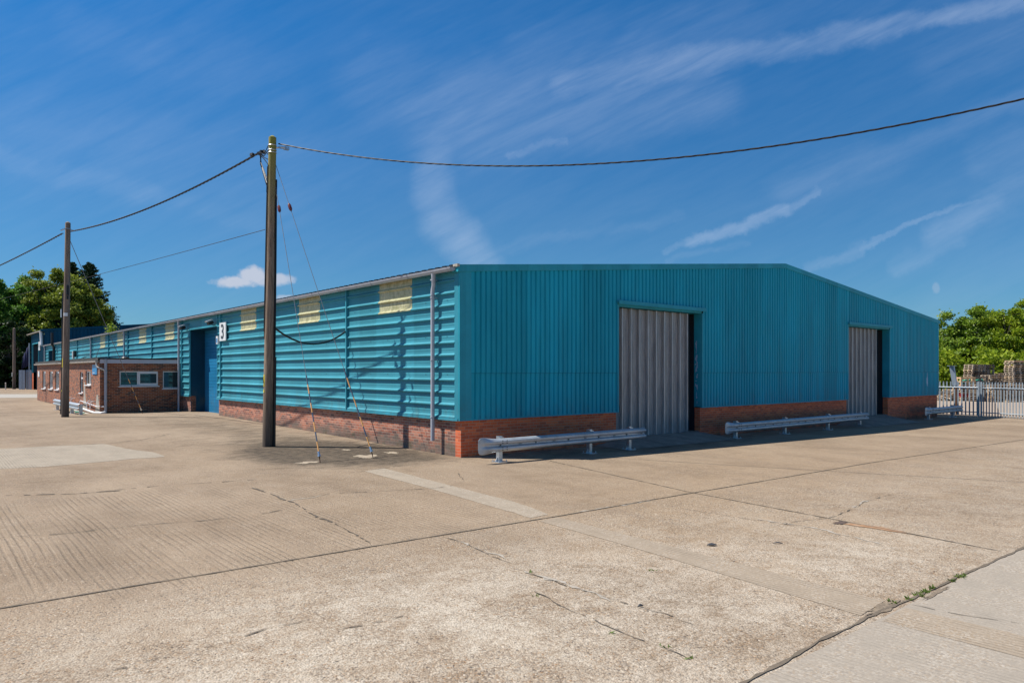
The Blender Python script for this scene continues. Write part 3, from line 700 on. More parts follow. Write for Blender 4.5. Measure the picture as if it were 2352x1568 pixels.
# side roller doors
def side_door(s0, s1, head, d, nm):
    mb = MB(); n = int(head / .155); z = .15
    for k in range(n):
        za = z + k * (head - z) / n; zb = z + (k + 1) * (head - z) / n
        mb.quad((d, s1, za), (d, s0, za), (d, s0, zb - .02), (d, s1, zb - .02)); mb.quad((d, s1, zb - .02), (d, s0, zb - .02), (d + .014, s0, zb - .01), (d + .014, s1, zb - .01)); mb.quad((d + .014, s1, zb - .01), (d + .014, s0, zb - .01), (d, s0, zb), (d, s1, zb))
    mb.build(nm, m_door_blue, shed)
    mb = MB(); mb.bx(-.02, d + .05, s1, s1 + .04, 0, head); mb.bx(-.0, d + .05, s0 - .04, s0, 0, head); mb.bx(.0, d + .05, s0, s1, head - .01, head + .04); mb.build('door_reveal', m_navy_reveal, shed)
    B(-.09, .0, s1, s1 + .055, CL - .02, head + .02).build('door_jamb', m_teal_trim_lit, shed); B(-.09, .0, s0 - .05, s0, CL - .02, head + .02).build('door_jamb', m_teal_trim_lit, shed)
m_navy_reveal = teal('dark_reveal_paint', (.006, .06, .11), .5)
side_door(SD[0], SD[1], SD[2], .62, 'roller_door'); side_door(SD2[0], SD2[1], SD2[2], .62, 'roller_door')
B(-.02, .7, SD[0], SD[1], -.05, .165).build('door_threshold', m_concrete_d, shed)
B(.02, W - .3, .7, .72, EAVE - .2, EAVE - .15).build('tie_beam', m_dark, shed)

# ramps in front of the gable doors
def door_ramp(x0, x1, out, name, h=.13):
    mb = MB(); n = 10
    def hz(x, y):
        f = min(1, max(0, 1 + (y - .1) / out)); ex = 1.0
        if x > x1: ex = max(0, 1 - (x - x1) / .9)
        if x < x0: ex = max(0, 1 - (x0 - x) / .9)
        g_ = float(gz(x, y)); return max(g_ + .005, g_ + (h - g_) * (f ** .8) * ex)
    xs = np.linspace(x0 - .9, x1 + .9, 17); ys = np.linspace(-out, .02, n)
    for i in range(16):
        for j in range(n - 1): mb.quad(*[(xs[a], ys[b_], hz(xs[a], ys[b_])) for a, b_ in ((i, j), (i + 1, j), (i + 1, j + 1), (i, j + 1))])
    mb.bx(x0, x1, .02, .6, -.3, h)
    structure(mb.build(name, m_concrete_d))
door_ramp(D1[0], D1[1], 1.25, 'door_ramp'); door_ramp(D2[0], D2[1], 1.3, 'door_ramp')

# text helper
def text_mesh(s_, size, name, mat, parent, loc, rot, sx=1.0, bold=.0, ext=.004):
    cu = bpy.data.curves.new('t', 'FONT'); cu.body = s_; cu.size = size; cu.extrude = ext; cu.offset = bold; cu.align_x = 'CENTER'; cu.align_y = 'CENTER'
    tmp = bpy.data.objects.new('t', cu); col.objects.link(tmp); bpy.context.view_layer.update()
    me = bpy.data.meshes.new_from_object(tmp.evaluated_get(bpy.context.evaluated_depsgraph_get())); bpy.data.objects.remove(tmp)
    Mx = Matrix.Translation(Vector(loc) - org(parent)) @ rot.to_4x4() @ Matrix.Diagonal((sx, 1, 1, 1)); me.transform(Mx)
    me.materials.clear(); me.materials.append(mat); me.name = name
    o = bpy.data.objects.new(name, me); col.objects.link(o); o.parent = parent; return o
ROT_W = Matrix(((0, 0, -1), (-1, 0, 0), (0, 1, 0)))      # reads on a wall facing -X
sg = thing('number_sign', 'white board reading 3 mounted beside the recessed side door', 'sign', (-.13, 17.0, 3.8))
mb = MB(); mb.bx(-.175, -.135, 16.6, 17.38, 3.40, 4.17); mb.build('sign_board', m_white_p, sg)
text_mesh('3', .86, 'sign_numeral', m_grey_p, sg, (-.182, 16.99, 3.76), ROT_W, 1.0, .012)
al = thing('alarm_box', 'small white and blue alarm box on the wall just left of the number 3 board', 'alarm box', (-.13, 17.6, 3.4))
B(-.21, -.12, 17.5, 17.72, 3.28, 3.62).build('box_body', m_white_p, al); B(-.214, -.2105, 17.54, 17.68, 3.33, 3.52).build('blue_label', m_blue_p, al)
def floodlight(s_, z, label, axis='side'):
    t_ = thing('floodlight', label, 'floodlight', (-.1, s_, z), 'floodlights beside the shed doors')
    mb = MB(); mb.box((-.36, s_, z + .02), (.26, .34, .05), ry=-.35); mb.build('lamp_hood', m_galv, t_)
    mb = MB(); mb.box((-.30, s_, z - .07), (.2, .30, .12), ry=-.35); mb.build('lamp_body', m_black_p, t_)
    mb = MB(); mb.tube([(-.08, s_, z - .16), (-.18, s_, z - .16), (-.28, s_, z - .1)], .018, 6); mb.build('bracket', m_black_p, t_)
floodlight(18.2, 4.28, 'grey floodlight on the shed wall at the right end of the roller door')
floodlight(22.35, 4.26, 'grey floodlight on the shed wall at the left end of the roller door')
t_ = thing('bulkhead_lamp', 'small black and white lamp on the far side wall above the office roof', 'lamp', (-.1, 52.4, 3.4))
B(-.3, -.1, 52.2, 52.6, 3.25, 3.75).build('lamp_body', m_black_p, t_); B(-.34, -.18, 52.6, 52.8, 3.1, 3.7).build('lamp_face', m_white_p, t_)
t_ = thing('flue_pipe', 'dark flue pipe rising past the gutter at the far end of the shed', 'flue', (-.3, 62.7, 2.2))
mb = MB(); mb.tube([(-.3, 62.7, 2.2), (-.3, 62.7, 4.3), (-.45, 62.5, 4.5), (-.45, 62.5, 5.6)], .11, 10); mb.build('flue_tube', m_black_p, t_)
B(-.2, -.06, 62.6, 62.8, 3.0, 3.1).build('bracket', m_galv, t_); B(-.2, -.06, 62.6, 62.8, 4.1, 4.2).build('bracket', m_galv, t_)
# weed growing out of the gutter
mb = MB(); rr = random.Random(8); pw = Vector((-.24, 38.6, EAVE + .05))
for _ in range(260):
    q = pw + Vector((rr.gauss(0, .16), rr.gauss(0, .28), abs(rr.gauss(0, .26)))); a = Vector((rr.uniform(-1, 1), rr.uniform(-1, 1), rr.uniform(-1, 1))).normalized() * .06; b_ = a.cross(Vector((rr.uniform(-1, 1), rr.uniform(-1, 1), 1))).normalized() * .04
    mb.quad(q - a, q - b_, q + a, q + b_)
for k in range(5): mb.tube([pw, pw + Vector((rr.uniform(-.1, .1), rr.uniform(-.2, .2), rr.uniform(.4, .95)))], .008, 4)
meta(mb.build('gutter_weed', L_light), 'small green weed sprouting from the shed gutter', 'plant')

# ------------------------------------------------------------------ second (far) shed
far = thing('warehouse', 'taller dark teal warehouse behind the far end of the long one', 'warehouse', (0, 71, 0))
FE = 6.12; FA = 7.55; FY = 71.2; FL = 80.6; FW_ = 30
fr = lambda x: FE + (FA - FE) * (1 - abs(x - 15) / 15)
add = gable_clad(.0, FW_, .9, None, -.03, rf=fr, pitch=.33, depth=.05, y0=FY); add.build('gable_cladding', m_navy_sheet, far)
DD = (74.75, 79.4, 5.0)
mb = MB()
def vside(s0, s1, z0, z1):
    s_ = s0
    while s_ < s1 - .01:
        e = min(s_ + .33, s1); w_ = e - s_
        for a, ha, b_, hb in ((0, 0, .55, 0), (.55, 0, .65, 1), (.65, 1, .9, 1), (.9, 1, 1, 0)):
            mb.quad((-.03 - .05 * ha, s_ + w_ * a, z0), (-.03 - .05 * hb, s_ + w_ * b_, z0), (-.03 - .05 * hb, s_ + w_ * b_, z1), (-.03 - .05 * ha, s_ + w_ * a, z1))
        s_ += .33
vside(FY, DD[0], 2.0, FE); vside(DD[0], DD[1], DD[2], FE); vside(DD[1], FL, 2.0, FE)
mb.build('side_cladding', m_navy_sheet, far)
B(0, .22, FY, DD[0], -.3, 2.0).build('side_plinth', m_brick_front, far); B(0, .22, DD[1], FL, -.3, 2.0).build('side_plinth', m_brick_front, far)
mb = MB(); mb.bx(-.11, 0, DD[0] - .1, DD[0], 1.9, DD[2] + .1); mb.bx(-.11, 0, DD[1], DD[1] + .12, 1.9, DD[2] + .1); mb.bx(-.12, 0, DD[0], DD[1], DD[2], DD[2] + .12); mb.build('door_frame', m_teal_trim_lit, far)
mb = MB(); mb.bx(.5, .55, DD[0], DD[1], 0, DD[2]); mb.bx(0, .5, DD[1], DD[1] + .05, 0, DD[2]); mb.bx(0, .5, DD[0] - .05, DD[0], 0, DD[2]); mb.build('roller_door', m_dkpanel, far)
B(0, FW_, FL, FL + .2, -.3, FE).build('rear_wall', m_navy_sheet, far); B(FW_ - .2, FW_, FY, FL, -.3, FE).build('far_wall', m_navy_sheet, far)
mb = MB()
for x0, x1 in ((-.3, 15), (15, 30.3)):
    z0 = FE + (FA - FE) * (1 - abs(x0 - 15) / 15); z1 = FE + (FA - FE) * (1 - abs(x1 - 15) / 15)
    mb.add([(x0, FY - .12, z0), (x1, FY - .12, z1), (x1, FY - .12, z1 + .22), (x0, FY - .12, z0 + .22), (x0, FY + .1, z0), (x1, FY + .1, z1), (x1, FY + .1, z1 + .22), (x0, FY + .1, z0 + .22)], [(0, 1, 2, 3), (5, 4, 7, 6), (3, 2, 6, 7), (0, 4, 5, 1), (0, 3, 7, 4), (1, 5, 6, 2)])
mb.build('verge_flashing', m_navy_sheet, far)
roof_sheets(FY + .12, FL, 0, -.25, 15, FE + .05, FA + .08, m_roof, far, .4)
gutter('gutter', -.3, FY - .05, FL + 1.2, FE + .05, .1, m_gutter_white, far)
mb = MB(); mb.tube([(-.3, FY + .25, FE), (-.25, FY + .25, FE - .3), (-.2, FY + .25, 4.85), (-.28, FY + .25, 4.7)], .13, 10); mb.build('downpipe', m_upvc_white, far, True)
s2 = thing('number_sign', 'small far white number board on the dark teal shed beside its tall door', 'sign', (-.12, 73.6, 4.7))
B(-.17, -.12, 73.05, 74.05, 4.25, 5.12).build('sign_board', m_white_p, s2)
text_mesh('4', .85, 'sign_numeral', m_grey_p, s2, (-.176, 73.55, 4.67), ROT_W, 1.1, .012)

# ------------------------------------------------------------------ brick office
OX, OY0, OY1, OZ = -3.55, 23.75, 45.3, 2.50
off = thing('office_building', 'flat roofed brown brick office built against the side of the shed', 'office', (OX, OY0, 0))
WW = [(42.75, 41.3, .96, 2.11, 'v'), (39.7, 38.2, .99, 2.11, 'v'), (37.2, 35.75, 1.0, 2.11, 'v'), (28.9, 28.05, .99, 2.07, 't'), (27.3, 25.9, 1.43, 2.11, 's')]   # west wall
SW = [(-2.73, -1.04, 1.40, 2.115), (-.83, -.04, 1.26, 2.115)]                                                    # south wall
def wall_with_holes(mb, a0, a1, z0, z1, holes, fn):
    cuts = sorted({a0, a1, *[h[0] for h in holes], *[h[1] for h in holes]})
    for p0, p1 in zip(cuts[:-1], cuts[1:]):
        m_ = (p0 + p1) / 2; hs = [h for h in holes if h[0] < m_ < h[1]]
        if hs: fn(mb, p0, p1, z0, hs[0][2]); fn(mb, p0, p1, hs[0][3], z1)
        else: fn(mb, p0, p1, z0, z1)
mb = MB(); TH = .22
wall_with_holes(mb, OY0, OY1, -.3, OZ, [(b_, a, z0, z1) for a, b_, z0, z1, _ in WW], lambda m_, a, b_, c_, d: m_.bx(OX, OX + TH, a, b_, c_, d))
wall_with_holes(mb, OX + TH, -.01, -.3, OZ, [(a, b_, z0, z1) for a, b_, z0, z1 in SW], lambda m_, a, b_, c_, d: m_.bx(a, b_, OY0, OY0 + TH, c_, d))
mb.bx(OX + TH, -.01, OY1 - TH, OY1, -.3, OZ)
mb.build('wall', m_brick_office, off)
B(OX + .3, -.05, OY0 + .3, OY1 - .3, -.1, -.02).build('floor', m_dark, off)
mb = MB(); mb.bx(OX - .10, -.13, OY0 - .12, OY1 + .08, OZ + .17, OZ + .235); mb.bx(OX - .10, OX - .04, OY0 - .12, OY1 + .08, OZ + .1, OZ + .17); mb.build('roof', m_felt, off)
B(OX + TH, -.02, OY0 + TH, OY1 - TH, OZ - .05, OZ + .16).build('roof_deck', m_felt, off)
B(OX - .02, -.13, OY0 - .10, OY0 - .06, OZ - .02, OZ + .168).build('fascia', m_fascia, off)
B(OX - .03, OX + .02, OY0 - .05, OY1, OZ + .0, OZ + .098).build('fascia', m_felt, off)
gutter('gutter', OX - .12, OY0 + .02, OY1 + .15, OZ + .085, .075, m_gutter_white, off, 2.2)
mb = MB(); x_, y_ = OX + .22, OY0 - .09
mb.tube([(x_, y_, OZ + .18), (x_, y_, .05)], .062, 12)
for z_ in (OZ + .16, 2.1, .75): mb.tube([(x_, y_, z_), (x_, y_, z_ - .05)], .075, 12)
mb.build('soil_pipe', m_upvc_grey, off, True)
mb = MB(); mb.tube([(OX - .12, OY0 + .12, OZ + .02), (OX - .12, OY0 + .1, OZ - .12), (OX - .10, OY0 + .02, OZ - .2), (OX + .02, OY0 - .10, OZ - .26), (x_ - .02, y_, OZ - .36)], .04, 10); mb.build('gutter_outlet', m_gutter_white, off, True)
def window(face, a0, a1, z0, z1, mull, parent, heavy=None, transom=None):
    """a0<a1 along the wall; frame, sill, panes"""
    fr_ = MB(); fw = .055; dp = .06; rec = .05
    def bb(m_, p0, p1, q0, q1, d0, d1):
        if face == 'S': m_.bx(p0, p1, OY0 + d0, OY0 + d1, q0, q1)
        else: m_.bx(OX + d0, OX + d1, p0, p1, q0, q1)
    bb(fr_, a0, a1, z0, z0 + fw, rec, rec + dp); bb(fr_, a0, a1, z1 - fw, z1, rec, rec + dp); bb(fr_, a0, a0 + fw, z0 + fw, z1 - fw, rec, rec + dp); bb(fr_, a1 - fw, a1, z0 + fw, z1 - fw, rec, rec + dp)
    for mx in mull: bb(fr_, mx - .035, mx + .035, z0 + fw, z1 - fw, rec - .004, rec + dp)
    if transom: bb(fr_, a0 + fw, a1 - fw, transom - .04, transom + .04, rec - .003, rec + dp)
    if heavy:
        h0, h1 = heavy; e = .05
        bb(fr_, h0, h1, z0 + .02, z0 + .02 + e + fw, rec - .02, rec - .002); bb(fr_, h0, h1, z1 - .02 - e - fw, z1 - .02, rec - .02, rec - .002)
        bb(fr_, h0, h0 + e, z0 + .1, z1 - .1, rec - .021, rec - .002); bb(fr_, h1 - e, h1, z0 + .1, z1 - .1, rec - .021, rec - .002)
    w_ = fr_.build('window', m_upvc_white, parent)
    s_ = MB(); bb(s_, a0 - .05, a1 + .05, z0 - .045, z0 - .003, -.07, rec + .01); s_.build('sill', m_upvc_white, w_)
    g = MB(); bb(g, a0 + .03, a1 - .03, z0 + .03, z1 - .03, rec + .025, rec + .035); g.build('glass', m_glass, w_)
    k = MB(); bb(k, a0, a1, z0, z1, rec + .3, rec + .31); k.build('blind', m_blind, w_)
m_blind = plain('grey_blind', (.16, .19, .19), .8, 0, .3, 3)
window('S', *SW[0], [(-1.93)], off, heavy=(-1.89, -1.06)); window('S', SW[1][0], SW[1][1], SW[1][2], SW[1][3], [], off)
for a, b_, z0, z1, k in WW:
    if k == 'v': window('W', b_, a, z0, z1, [b_ + (a - b_) * .55], off, heavy=(b_ + (a - b_) * .0 + .02, b_ + (a - b_) * .5))
    elif k == 't': window('W', b_, a, z0, z1, [], off, transom=1.75)
    else: window('W', b_, a, z0, z1, [b_ + (a - b_) * .38], off)
mb = MB()                                                        # cement repair streaks down the wall
mb.add([(OX - .003, 27.75, 1.55), (OX - .003, 27.5, 1.55), (OX - .003, 27.35, .9), (OX - .003, 26.95, .12), (OX - .003, 28.1, .12), (OX - .003, 27.8, .9)], [(0, 1, 2, 3, 4, 5)]); mb.build('cement_patch', m_spall, off); mb = MB()
mb.add([(OX - .003, 24.5, 1.0), (OX - .003, 24.2, 1.0), (OX - .003, 23.85, .4), (OX - .003, 23.85, .12), (OX - .003, 24.9, .12)], [(0, 1, 2, 3, 4)])
mb.build('cement_patch', m_spall, off)
bs = thing('wall_sign', 'blue rectangular sign on the office wall near its corner', 'sign', (OX, 25, 2.2))
B(OX - .035, OX - .005, 24.3, 25.4, 1.95, 2.42).build('sign_board', m_blue_p, bs)
mb = MB(); mb.add([(OX - .039, 25.25, 2.07), (OX - .039, 25.18, 2.05), (OX - .039, 24.78, 2.05), (OX - .039, 24.78, 2.02), (OX - .039, 25.18, 2.02), (OX - .039, 25.25, 1.99)], [(0, 1, 2, 3, 4, 5)]); mb.build('sign_lettering', m_white_p, bs)
ws = thing('wall_sign', 'small white notice at the far end of the office wall', 'sign', (OX, 44.3, 1.9)); B(OX - .03, OX - .005, 44.0, 44.7, 1.72, 2.12).build('sign_board', m_white_p, ws)
# white waste pipes along the office foot
pp = thing('waste_pipework', 'white waste pipes running along the foot of the office wall', 'pipes', (OX, 25.5, .1))
mb = MB(); mb.tube([(OX - .1, 28.3, .35), (OX - .1, 28.3, .55), (OX - .1, 28.1, .60), (OX - .09, 23.9, .46), (OX + .15, 23.62, .46)], .022, 8); mb.build('upper_pipe', m_upvc_white, pp, True)
mb = MB(); mb.tube([(OX - .2, 29.2, .30), (OX - .18, 24.1, .17), (OX + .05, 23.6, .17), (OX + .2, 23.6, .2)], .055, 10); mb.build('lower_pipe', m_upvc_white, pp, True)
mb = MB(); mb.tube([(OX - .35, 29, .12), (OX - .33, 24.6, .10), (OX - .2, 23.7, .06)], .028, 8); mb.build('floor_pipe', m_gutter_white, pp, True)
mb = MB()
for y_ in (25.0, 25.8, 30.3, 31.3): mb.tube([(OX - .01, y_, .66), (OX - .12, y_ - .02, .66), (OX - .19, y_, .58), (OX - .19, y_, .3)], .022, 8)
mb.build('branch_pipe', m_upvc_white, pp, True)
# things on the office roof
t_ = thing('roof_vent', 'low dark vent cowl on the office roof near its right side', 'vent', (-1.2, 30, OZ + .2)); mb = MB(); mb.tube([(-1.2, 30, OZ + .2), (-1.2, 30, OZ + .32)], .12, 12); mb.build('vent_pipe', m_black_p, t_); mb = MB(); mb.tube([(-1.2, 30, OZ + .32), (-1.2, 30, OZ + .40)], [.24, .15], 12); mb.build('vent_cap', m_black_p, t_)
t_ = thing('cable_loop', 'thin black cable looping down the shed wall to the office roof', 'cable', (-.2, 42, 3)); mb = MB(); mb.tube([(-.12, 46.0, 3.2), (-.3, 46.5, 3.2), (-.7, 47.5, 3.0), (-1.0, 48.3, 2.72)], .03, 6); mb.tube([(-.12, 43.5, 3.6), (-.5, 42, 3.1), (-1.2, 41, 2.8), (-1.4, 40, 2.75)], .02, 6); mb.build('cable_run', m_black, t_)
t_ = thing('conduit_box', 'long pale trunking lying on the office roof below the shed cladding', 'trunking', (-.4, 52, OZ + .25)); B(-.5, -.25, 44.9, 45.2, OZ + .23, OZ + .32).build('trunking', m_upvc_white, t_)

# ------------------------------------------------------------------ crash barriers
def wprof(dscale=1.0):
    return [(-.155, 0), (-.135, -.025), (-.105, -.078), (-.075, -.083), (-.045, -.075), (-.02, -.008), (.0, -.004), (.02, -.008), (.045, -.075), (.075, -.083), (.105, -.078), (.135, -.025), (.155, 0)]
def rail_mesh(x0, x1, z, y, fish=True, bend=None):
    """W-beam from x0 to x1; flared fish-tail at the x0 end"""
    st = []
    if fish: st = [(-.58, .10, .0), (-.565, .15, .0), (-.53, .185, .0), (-.46, .198, .04), (-.38, .192, .22), (-.30, .18, .45), (-.22, .17, .68), (-.14, .162, .88), (-.06, .156, .98)]
    rows = []
    for dx, hh, ds in st: rows.append((x0 + dx, hh / .155, ds))
    for x in np.arange(x0, x1, .4): rows.append((x, 1.0, 1.0))
    rows.append((x1, 1, 1)); mb = MB(); pv = None; pr = wprof()
    for x, hs, ds in rows:
        yy = y + (bend(x)[0] if bend else 0); zz = z + (bend(x)[1] if bend else 0)
        # bulges keep their place while the plate flares
        ring = []
        for a, d in pr:
            za = a * hs if abs(a) > .11 else a
            if ds < .3 and abs(a) > .11: za = a * hs
            ring.append((x, yy + d * ds - .002, zz + za))
        n = len(ring); b0 = len(mb.v)
        mb.add(ring, [] if not pv else [(b0 - n + k - b0, b0 - n + k + 1 - b0, k + 1, k) for k in range(n - 1)])
        pv = ring
    return mb
def barrier(name, label, x0, x1, y, postx, zg, bend=None, cut=False):
    r = thing(name, label, 'crash barrier', ((x0 + x1) / 2, y, zg), 'galvanised crash barriers along the walls')
    rl = rail_mesh(x0, x1, zg + .40, y, True, bend).build('rail', m_galv_rail, r, True)
    sd = rl.modifiers.new('thickness', 'SOLIDIFY'); sd.thickness = .006; sd.offset = 1
    mb = MB(); x = x0 + .06
    while x < x1:                                                # slots and bolts
        by, bz = bend(x) if bend else (0, 0)
        mb.box((x, y + by - .016, zg + .40 + bz), (.035, .014, .03)); x += 1.1
        mb.box((x - .5, y + by - .018, zg + .40 + bz), (.085, .004, .016))
    for q in (x0 + .07, x0 + .2):
        for dz in (.105, -.05, .05, -.105): mb.box((q, y - .088, zg + .40 + dz), (.022, .014, .02))
    mb.build('bolts', m_dark_bolt, rl)
    for px in postx:
        g = float(gz(px, y)); by, bz = bend(px) if bend else (0, 0)
        p_ = MB(); yb = y + .05 + by
        p_.bx(px - .045, px + .045, yb - .003, yb + .003 + .0, g, zg + .60 + bz); p_.bx(px - .05, px - .044, yb - .0, yb + .11, g, zg + .60 + bz); p_.bx(px + .044, px + .05, yb, yb + .11, g, zg + .60 + bz); p_.bx(px - .044, px + .044, yb + .104, yb + .11, g, zg + .6 + bz)
        o = p_.build('post', m_galv, r)
        q = MB(); q.bx(px - .14, px + .14, yb - .10, yb + .19, g, g + .014)
        for sx in (-.11, .11):
            for sy in (-.07, .16): q.tube([(px + sx, yb + sy, g + .014), (px + sx, yb + sy, g + .06)], .011, 6)
        q.add([(px - .051, yb + .05, g + .014), (px - .13, yb + .05, g + .014), (px - .051, yb + .05, g + .13), (px - .051, yb + .058, g + .014), (px - .13, yb + .058, g + .014), (px - .051, yb + .058, g + .13)], [(0, 1, 2), (5, 4, 3), (0, 2, 5, 3), (1, 4, 5, 2)])
        q.build('base_plate', m_galv, o)
        s_ = MB(); s_.bx(px - .06, px + .06, y + by + .006, yb - .004, zg + .30 + bz, zg + .575 + bz); s_.build('spacer', m_galv, o)
    return r
m_dark_bolt = plain('dark_bolt', (.06, .07, .08), .5, .3)
barrier('crash_barrier', 'sunlit crash barrier nearest the warehouse corner, left of the first grey door', .10, 5.3, -1.32, (.22, 3.23, 4.78), .0)
def bend2(x):
    f = max(0, x - 18.3); return (f * .18 if x > 18.3 else 0, -.03 * f)
barrier('crash_barrier', 'longest crash barrier, its right end bent inward, between the two grey doors', 10.15, 20.5, -1.08, (10.3, 13.35, 16.5, 19.7), -.11, bend2)
barrier('crash_barrier', 'short far crash barrier at the right end of the warehouse', 27.0, 31.1, -.75, (27.1, 30.2), -.20)
# the one beside the office runs away from the camera
def office_barrier():
    r = thing('crash_barrier', 'grey crash barrier behind the far pole beside the brick office', 'crash barrier', (-4.45, 26, .1), 'galvanised crash barriers along the walls')
    mb = rail_mesh(0, 7.3, .50, 0, False); R = Matrix.Rotation(-PI / 2, 4, 'Z'); R.translation = Vector((-4.5, 30.1, 0))
    mb.v = [tuple(R @ Vector(v)) for v in mb.v]; o = mb.build('rail', m_galv_rail, r, True); sd = o.modifiers.new('thickness', 'SOLIDIFY'); sd.thickness = .006
    for y_ in (29.8, 27.6, 25.4, 23.1):
        p_ = MB(); p_.bx(-4.49, -4.36, y_ - .06, y_ + .06, .08, .62); o = p_.build('post', m_galv, r)
        B(-4.6, -4.25, y_ - .15, y_ + .15, .088, .104).build('base_plate', m_galv, o)
office_barrier()
hz = [Vector((OX - .5 + .15 * math.sin(k * 1.3), 23.6 + k * .3, .115)) for k in range(16)]
mb = MB(); mb.tube(hz, .015, 6); meta(mb.build('garden_hose', m_green_net), 'thin green hose lying on the ground behind the office crash barrier', 'hose')

# ------------------------------------------------------------------ poles
def wood_pole(name, base, top, r0, r1, label, mat, lean=(0, 0)):
    r = thing(name, label, 'pole', tuple(base), 'wooden telegraph poles')
    n = 14; pts = []
    for k in range(n + 1):
        f = k / n; pts.append((base.x + lean[0] * f, base.y + lean[1] * f, base.z - .1 + (top - base.z + .1) * f))
    mb = MB(); mb.tube(pts, [r0 + (r1 - r0) * (k / n) for k in range(n + 1)], 18); mb.build('shaft', mat, r, True)
    mb = MB(); p = pts[-1]; mb.tube([p, (p[0], p[1], p[2] + .05)], [r1, r1 * .3], 18); mb.build('top_cut', mat, r, True)
    return r, Vector(pts[-1])
b1 = G(615, 1025)
Z1 = 19.9
lean1 = RT * .13
pole1, top1 = wood_pole('telegraph_pole', b1, 8.5, .145, .10, 'tall dark telegraph pole with mossy top in front of the warehouse side', m_pole, (lean1.x, lean1.y))
def on1(z, ang, extra=.0):                                   # point on the surface of pole 1; ang measured from camera-right towards the camera
    f = (z - b1.z) / (8.5 - b1.z); c = Vector((b1.x + lean1.x * f, b1.y + lean1.y * f, z)); r = .145 + (.10 - .145) * f + extra
    return c + (RT * math.cos(ang) - FW * math.sin(ang)) * r
mb = MB(); mb.tube([on1(z, -.15 + .1 * math.sin(z * 1.1), .02) for z in np.arange(1.6, 7.4, .25)], .021, 6); mb.tube([on1(z, .25, .012) for z in np.arange(2.4, 7.0, .3)], .011, 6)
mb.build('right_cable_run', m_black, pole1, True)
mb = MB(); mb.tube([on1(z, PI - .3 + .12 * math.sin(z), .018) for z in np.arange(3.2, 7.9, .25)], .012, 6); mb.tube([on1(z, PI - .65 + .1 * math.sin(z * .7), .012) for z in np.arange(3.0, 7.9, .25)], .010, 6)
mb.tube([on1(z, PI + .1 + .08 * math.sin(z * .9), .02) for z in np.arange(4, 7.6, .25)], .010, 6)
mb.build('left_cable_run', m_cable, pole1, True)
mb = MB(); c0 = on1(1.3, .05, .03)
for z0, z1 in ((b1.z, 2.5),):
    A_ = on1(z0, 0, .03); B_ = on1(z1, 0, .03); mb.tube([A_, B_], .04, 8)
mb.build('cable_guard', m_black_p, pole1, True)
def curved_label(parent, fn, z0, z1, a0, a1, mat, name, ex=.004):
    mb = MB(); aa = np.linspace(a0, a1, 7)
    for p, q in zip(aa[:-1], aa[1:]): mb.quad(fn(z0, q, ex), fn(z0, p, ex), fn(z1, p, ex), fn(z1, q, ex))
    return mb.build(name, mat, parent)
lb = curved_label(pole1, on1, 1.70, 2.02, 2.15, 3.4, m_yellow_p, 'warning_label')
mb = MB()
for (za, aa), (zb, ab) in (((1.78, 2.3), (1.98, 2.75)), ((1.98, 2.75), (1.78, 3.2)), ((1.78, 3.2), (1.78, 2.3)), ((1.93, 2.72), (1.86, 2.82)), ((1.86, 2.68), (1.80, 2.78))): mb.tube([on1(za + (zb - za) * f, aa + (ab - aa) * f, .007) for f in np.linspace(0, 1, 6)], .0065, 5)
mb.tube([on1(1.735, a, .007) for a in np.linspace(2.3, 3.1, 6)], .005, 5); mb.build('warning_symbol', m_black_p, lb)
curved_label(pole1, on1, 1.53, 1.61, 2.15, 2.7, m_yellow_p, 'number_label'); curved_label(pole1, on1, 1.42, 1.50, 2.6, 3.2, m_white_p, 'small_label')
for z, w in ((8.28, .0), (8.15, 0), (8.08, 0)):
    mb = MB(); mb.tube([on1(z, a, .006) for a in np.linspace(0, 2 * PI, 17)], .012, 6); mb.build('clamp_band', m_galv, pole1)
# cable brackets at the top
T1 = Vector(on1(8.15, 0, 0)); LJ = at(597, 349, Z1 + .1)
mb = MB(); mb.tube([on1(8.22, 0, 0), on1(8.24, -.1, .16), on1(8.21, -.1, .30)], .022, 6); mb.box(on1(8.21, -.1, .27), (.14, .10, .07)); mb.box(on1(8.23, -.1, .12), (.10, .05, .05)); mb.build('strain_clamp', m_galv, pole1)
mb = MB(); rr = random.Random(4)
for k in range(5):
    mid = (on1(8.1 - .06 * k, PI, .0) + LJ) / 2 + Vector((0, 0, rr.uniform(-.12, .14))); mb.tube([on1(8.28 - .13 * k, PI - .3, 0), mid, LJ + Vector((rr.uniform(-.06, .06), 0, rr.uniform(-.06, .06)))], .012, 5)
for k in range(4):
    e = LJ + (RT * rr.uniform(-.3, .12)) + Vector((0, 0, rr.uniform(-.12, .02))); mb.box(e, (.11, .07, .07), rr.uniform(0, 3), rr.uniform(-.5, .5))
for k in range(3): mb.tube([LJ + Vector((.02 * k, 0, -.02)), LJ + Vector((.03, .02 * k, -.3)), on1(7.35 - .1 * k, PI - .3 * k, .02), on1(7.0, PI - .2, .02)], .016, 5)
mb.build('cable_joints', m_black, pole1)
pole2b = G(149.5, 957.5)
pole2, top2 = wood_pole('telegraph_pole', pole2b, 8.35, .145, .10, 'thinner telegraph pole standing beside the brick office and its crash barrier', m_pole_far, (RT.x * .12, RT.y * .12))
def on2(z, ang, extra=.0):
    f = (z - pole2b.z) / (8.35 - pole2b.z); c = Vector((pole2b.x + RT.x * .12 * f, pole2b.y + RT.y * .12 * f, z)); r = .145 - .045 * f + extra
    return c + (RT * math.cos(ang) - FW * math.sin(ang)) * r
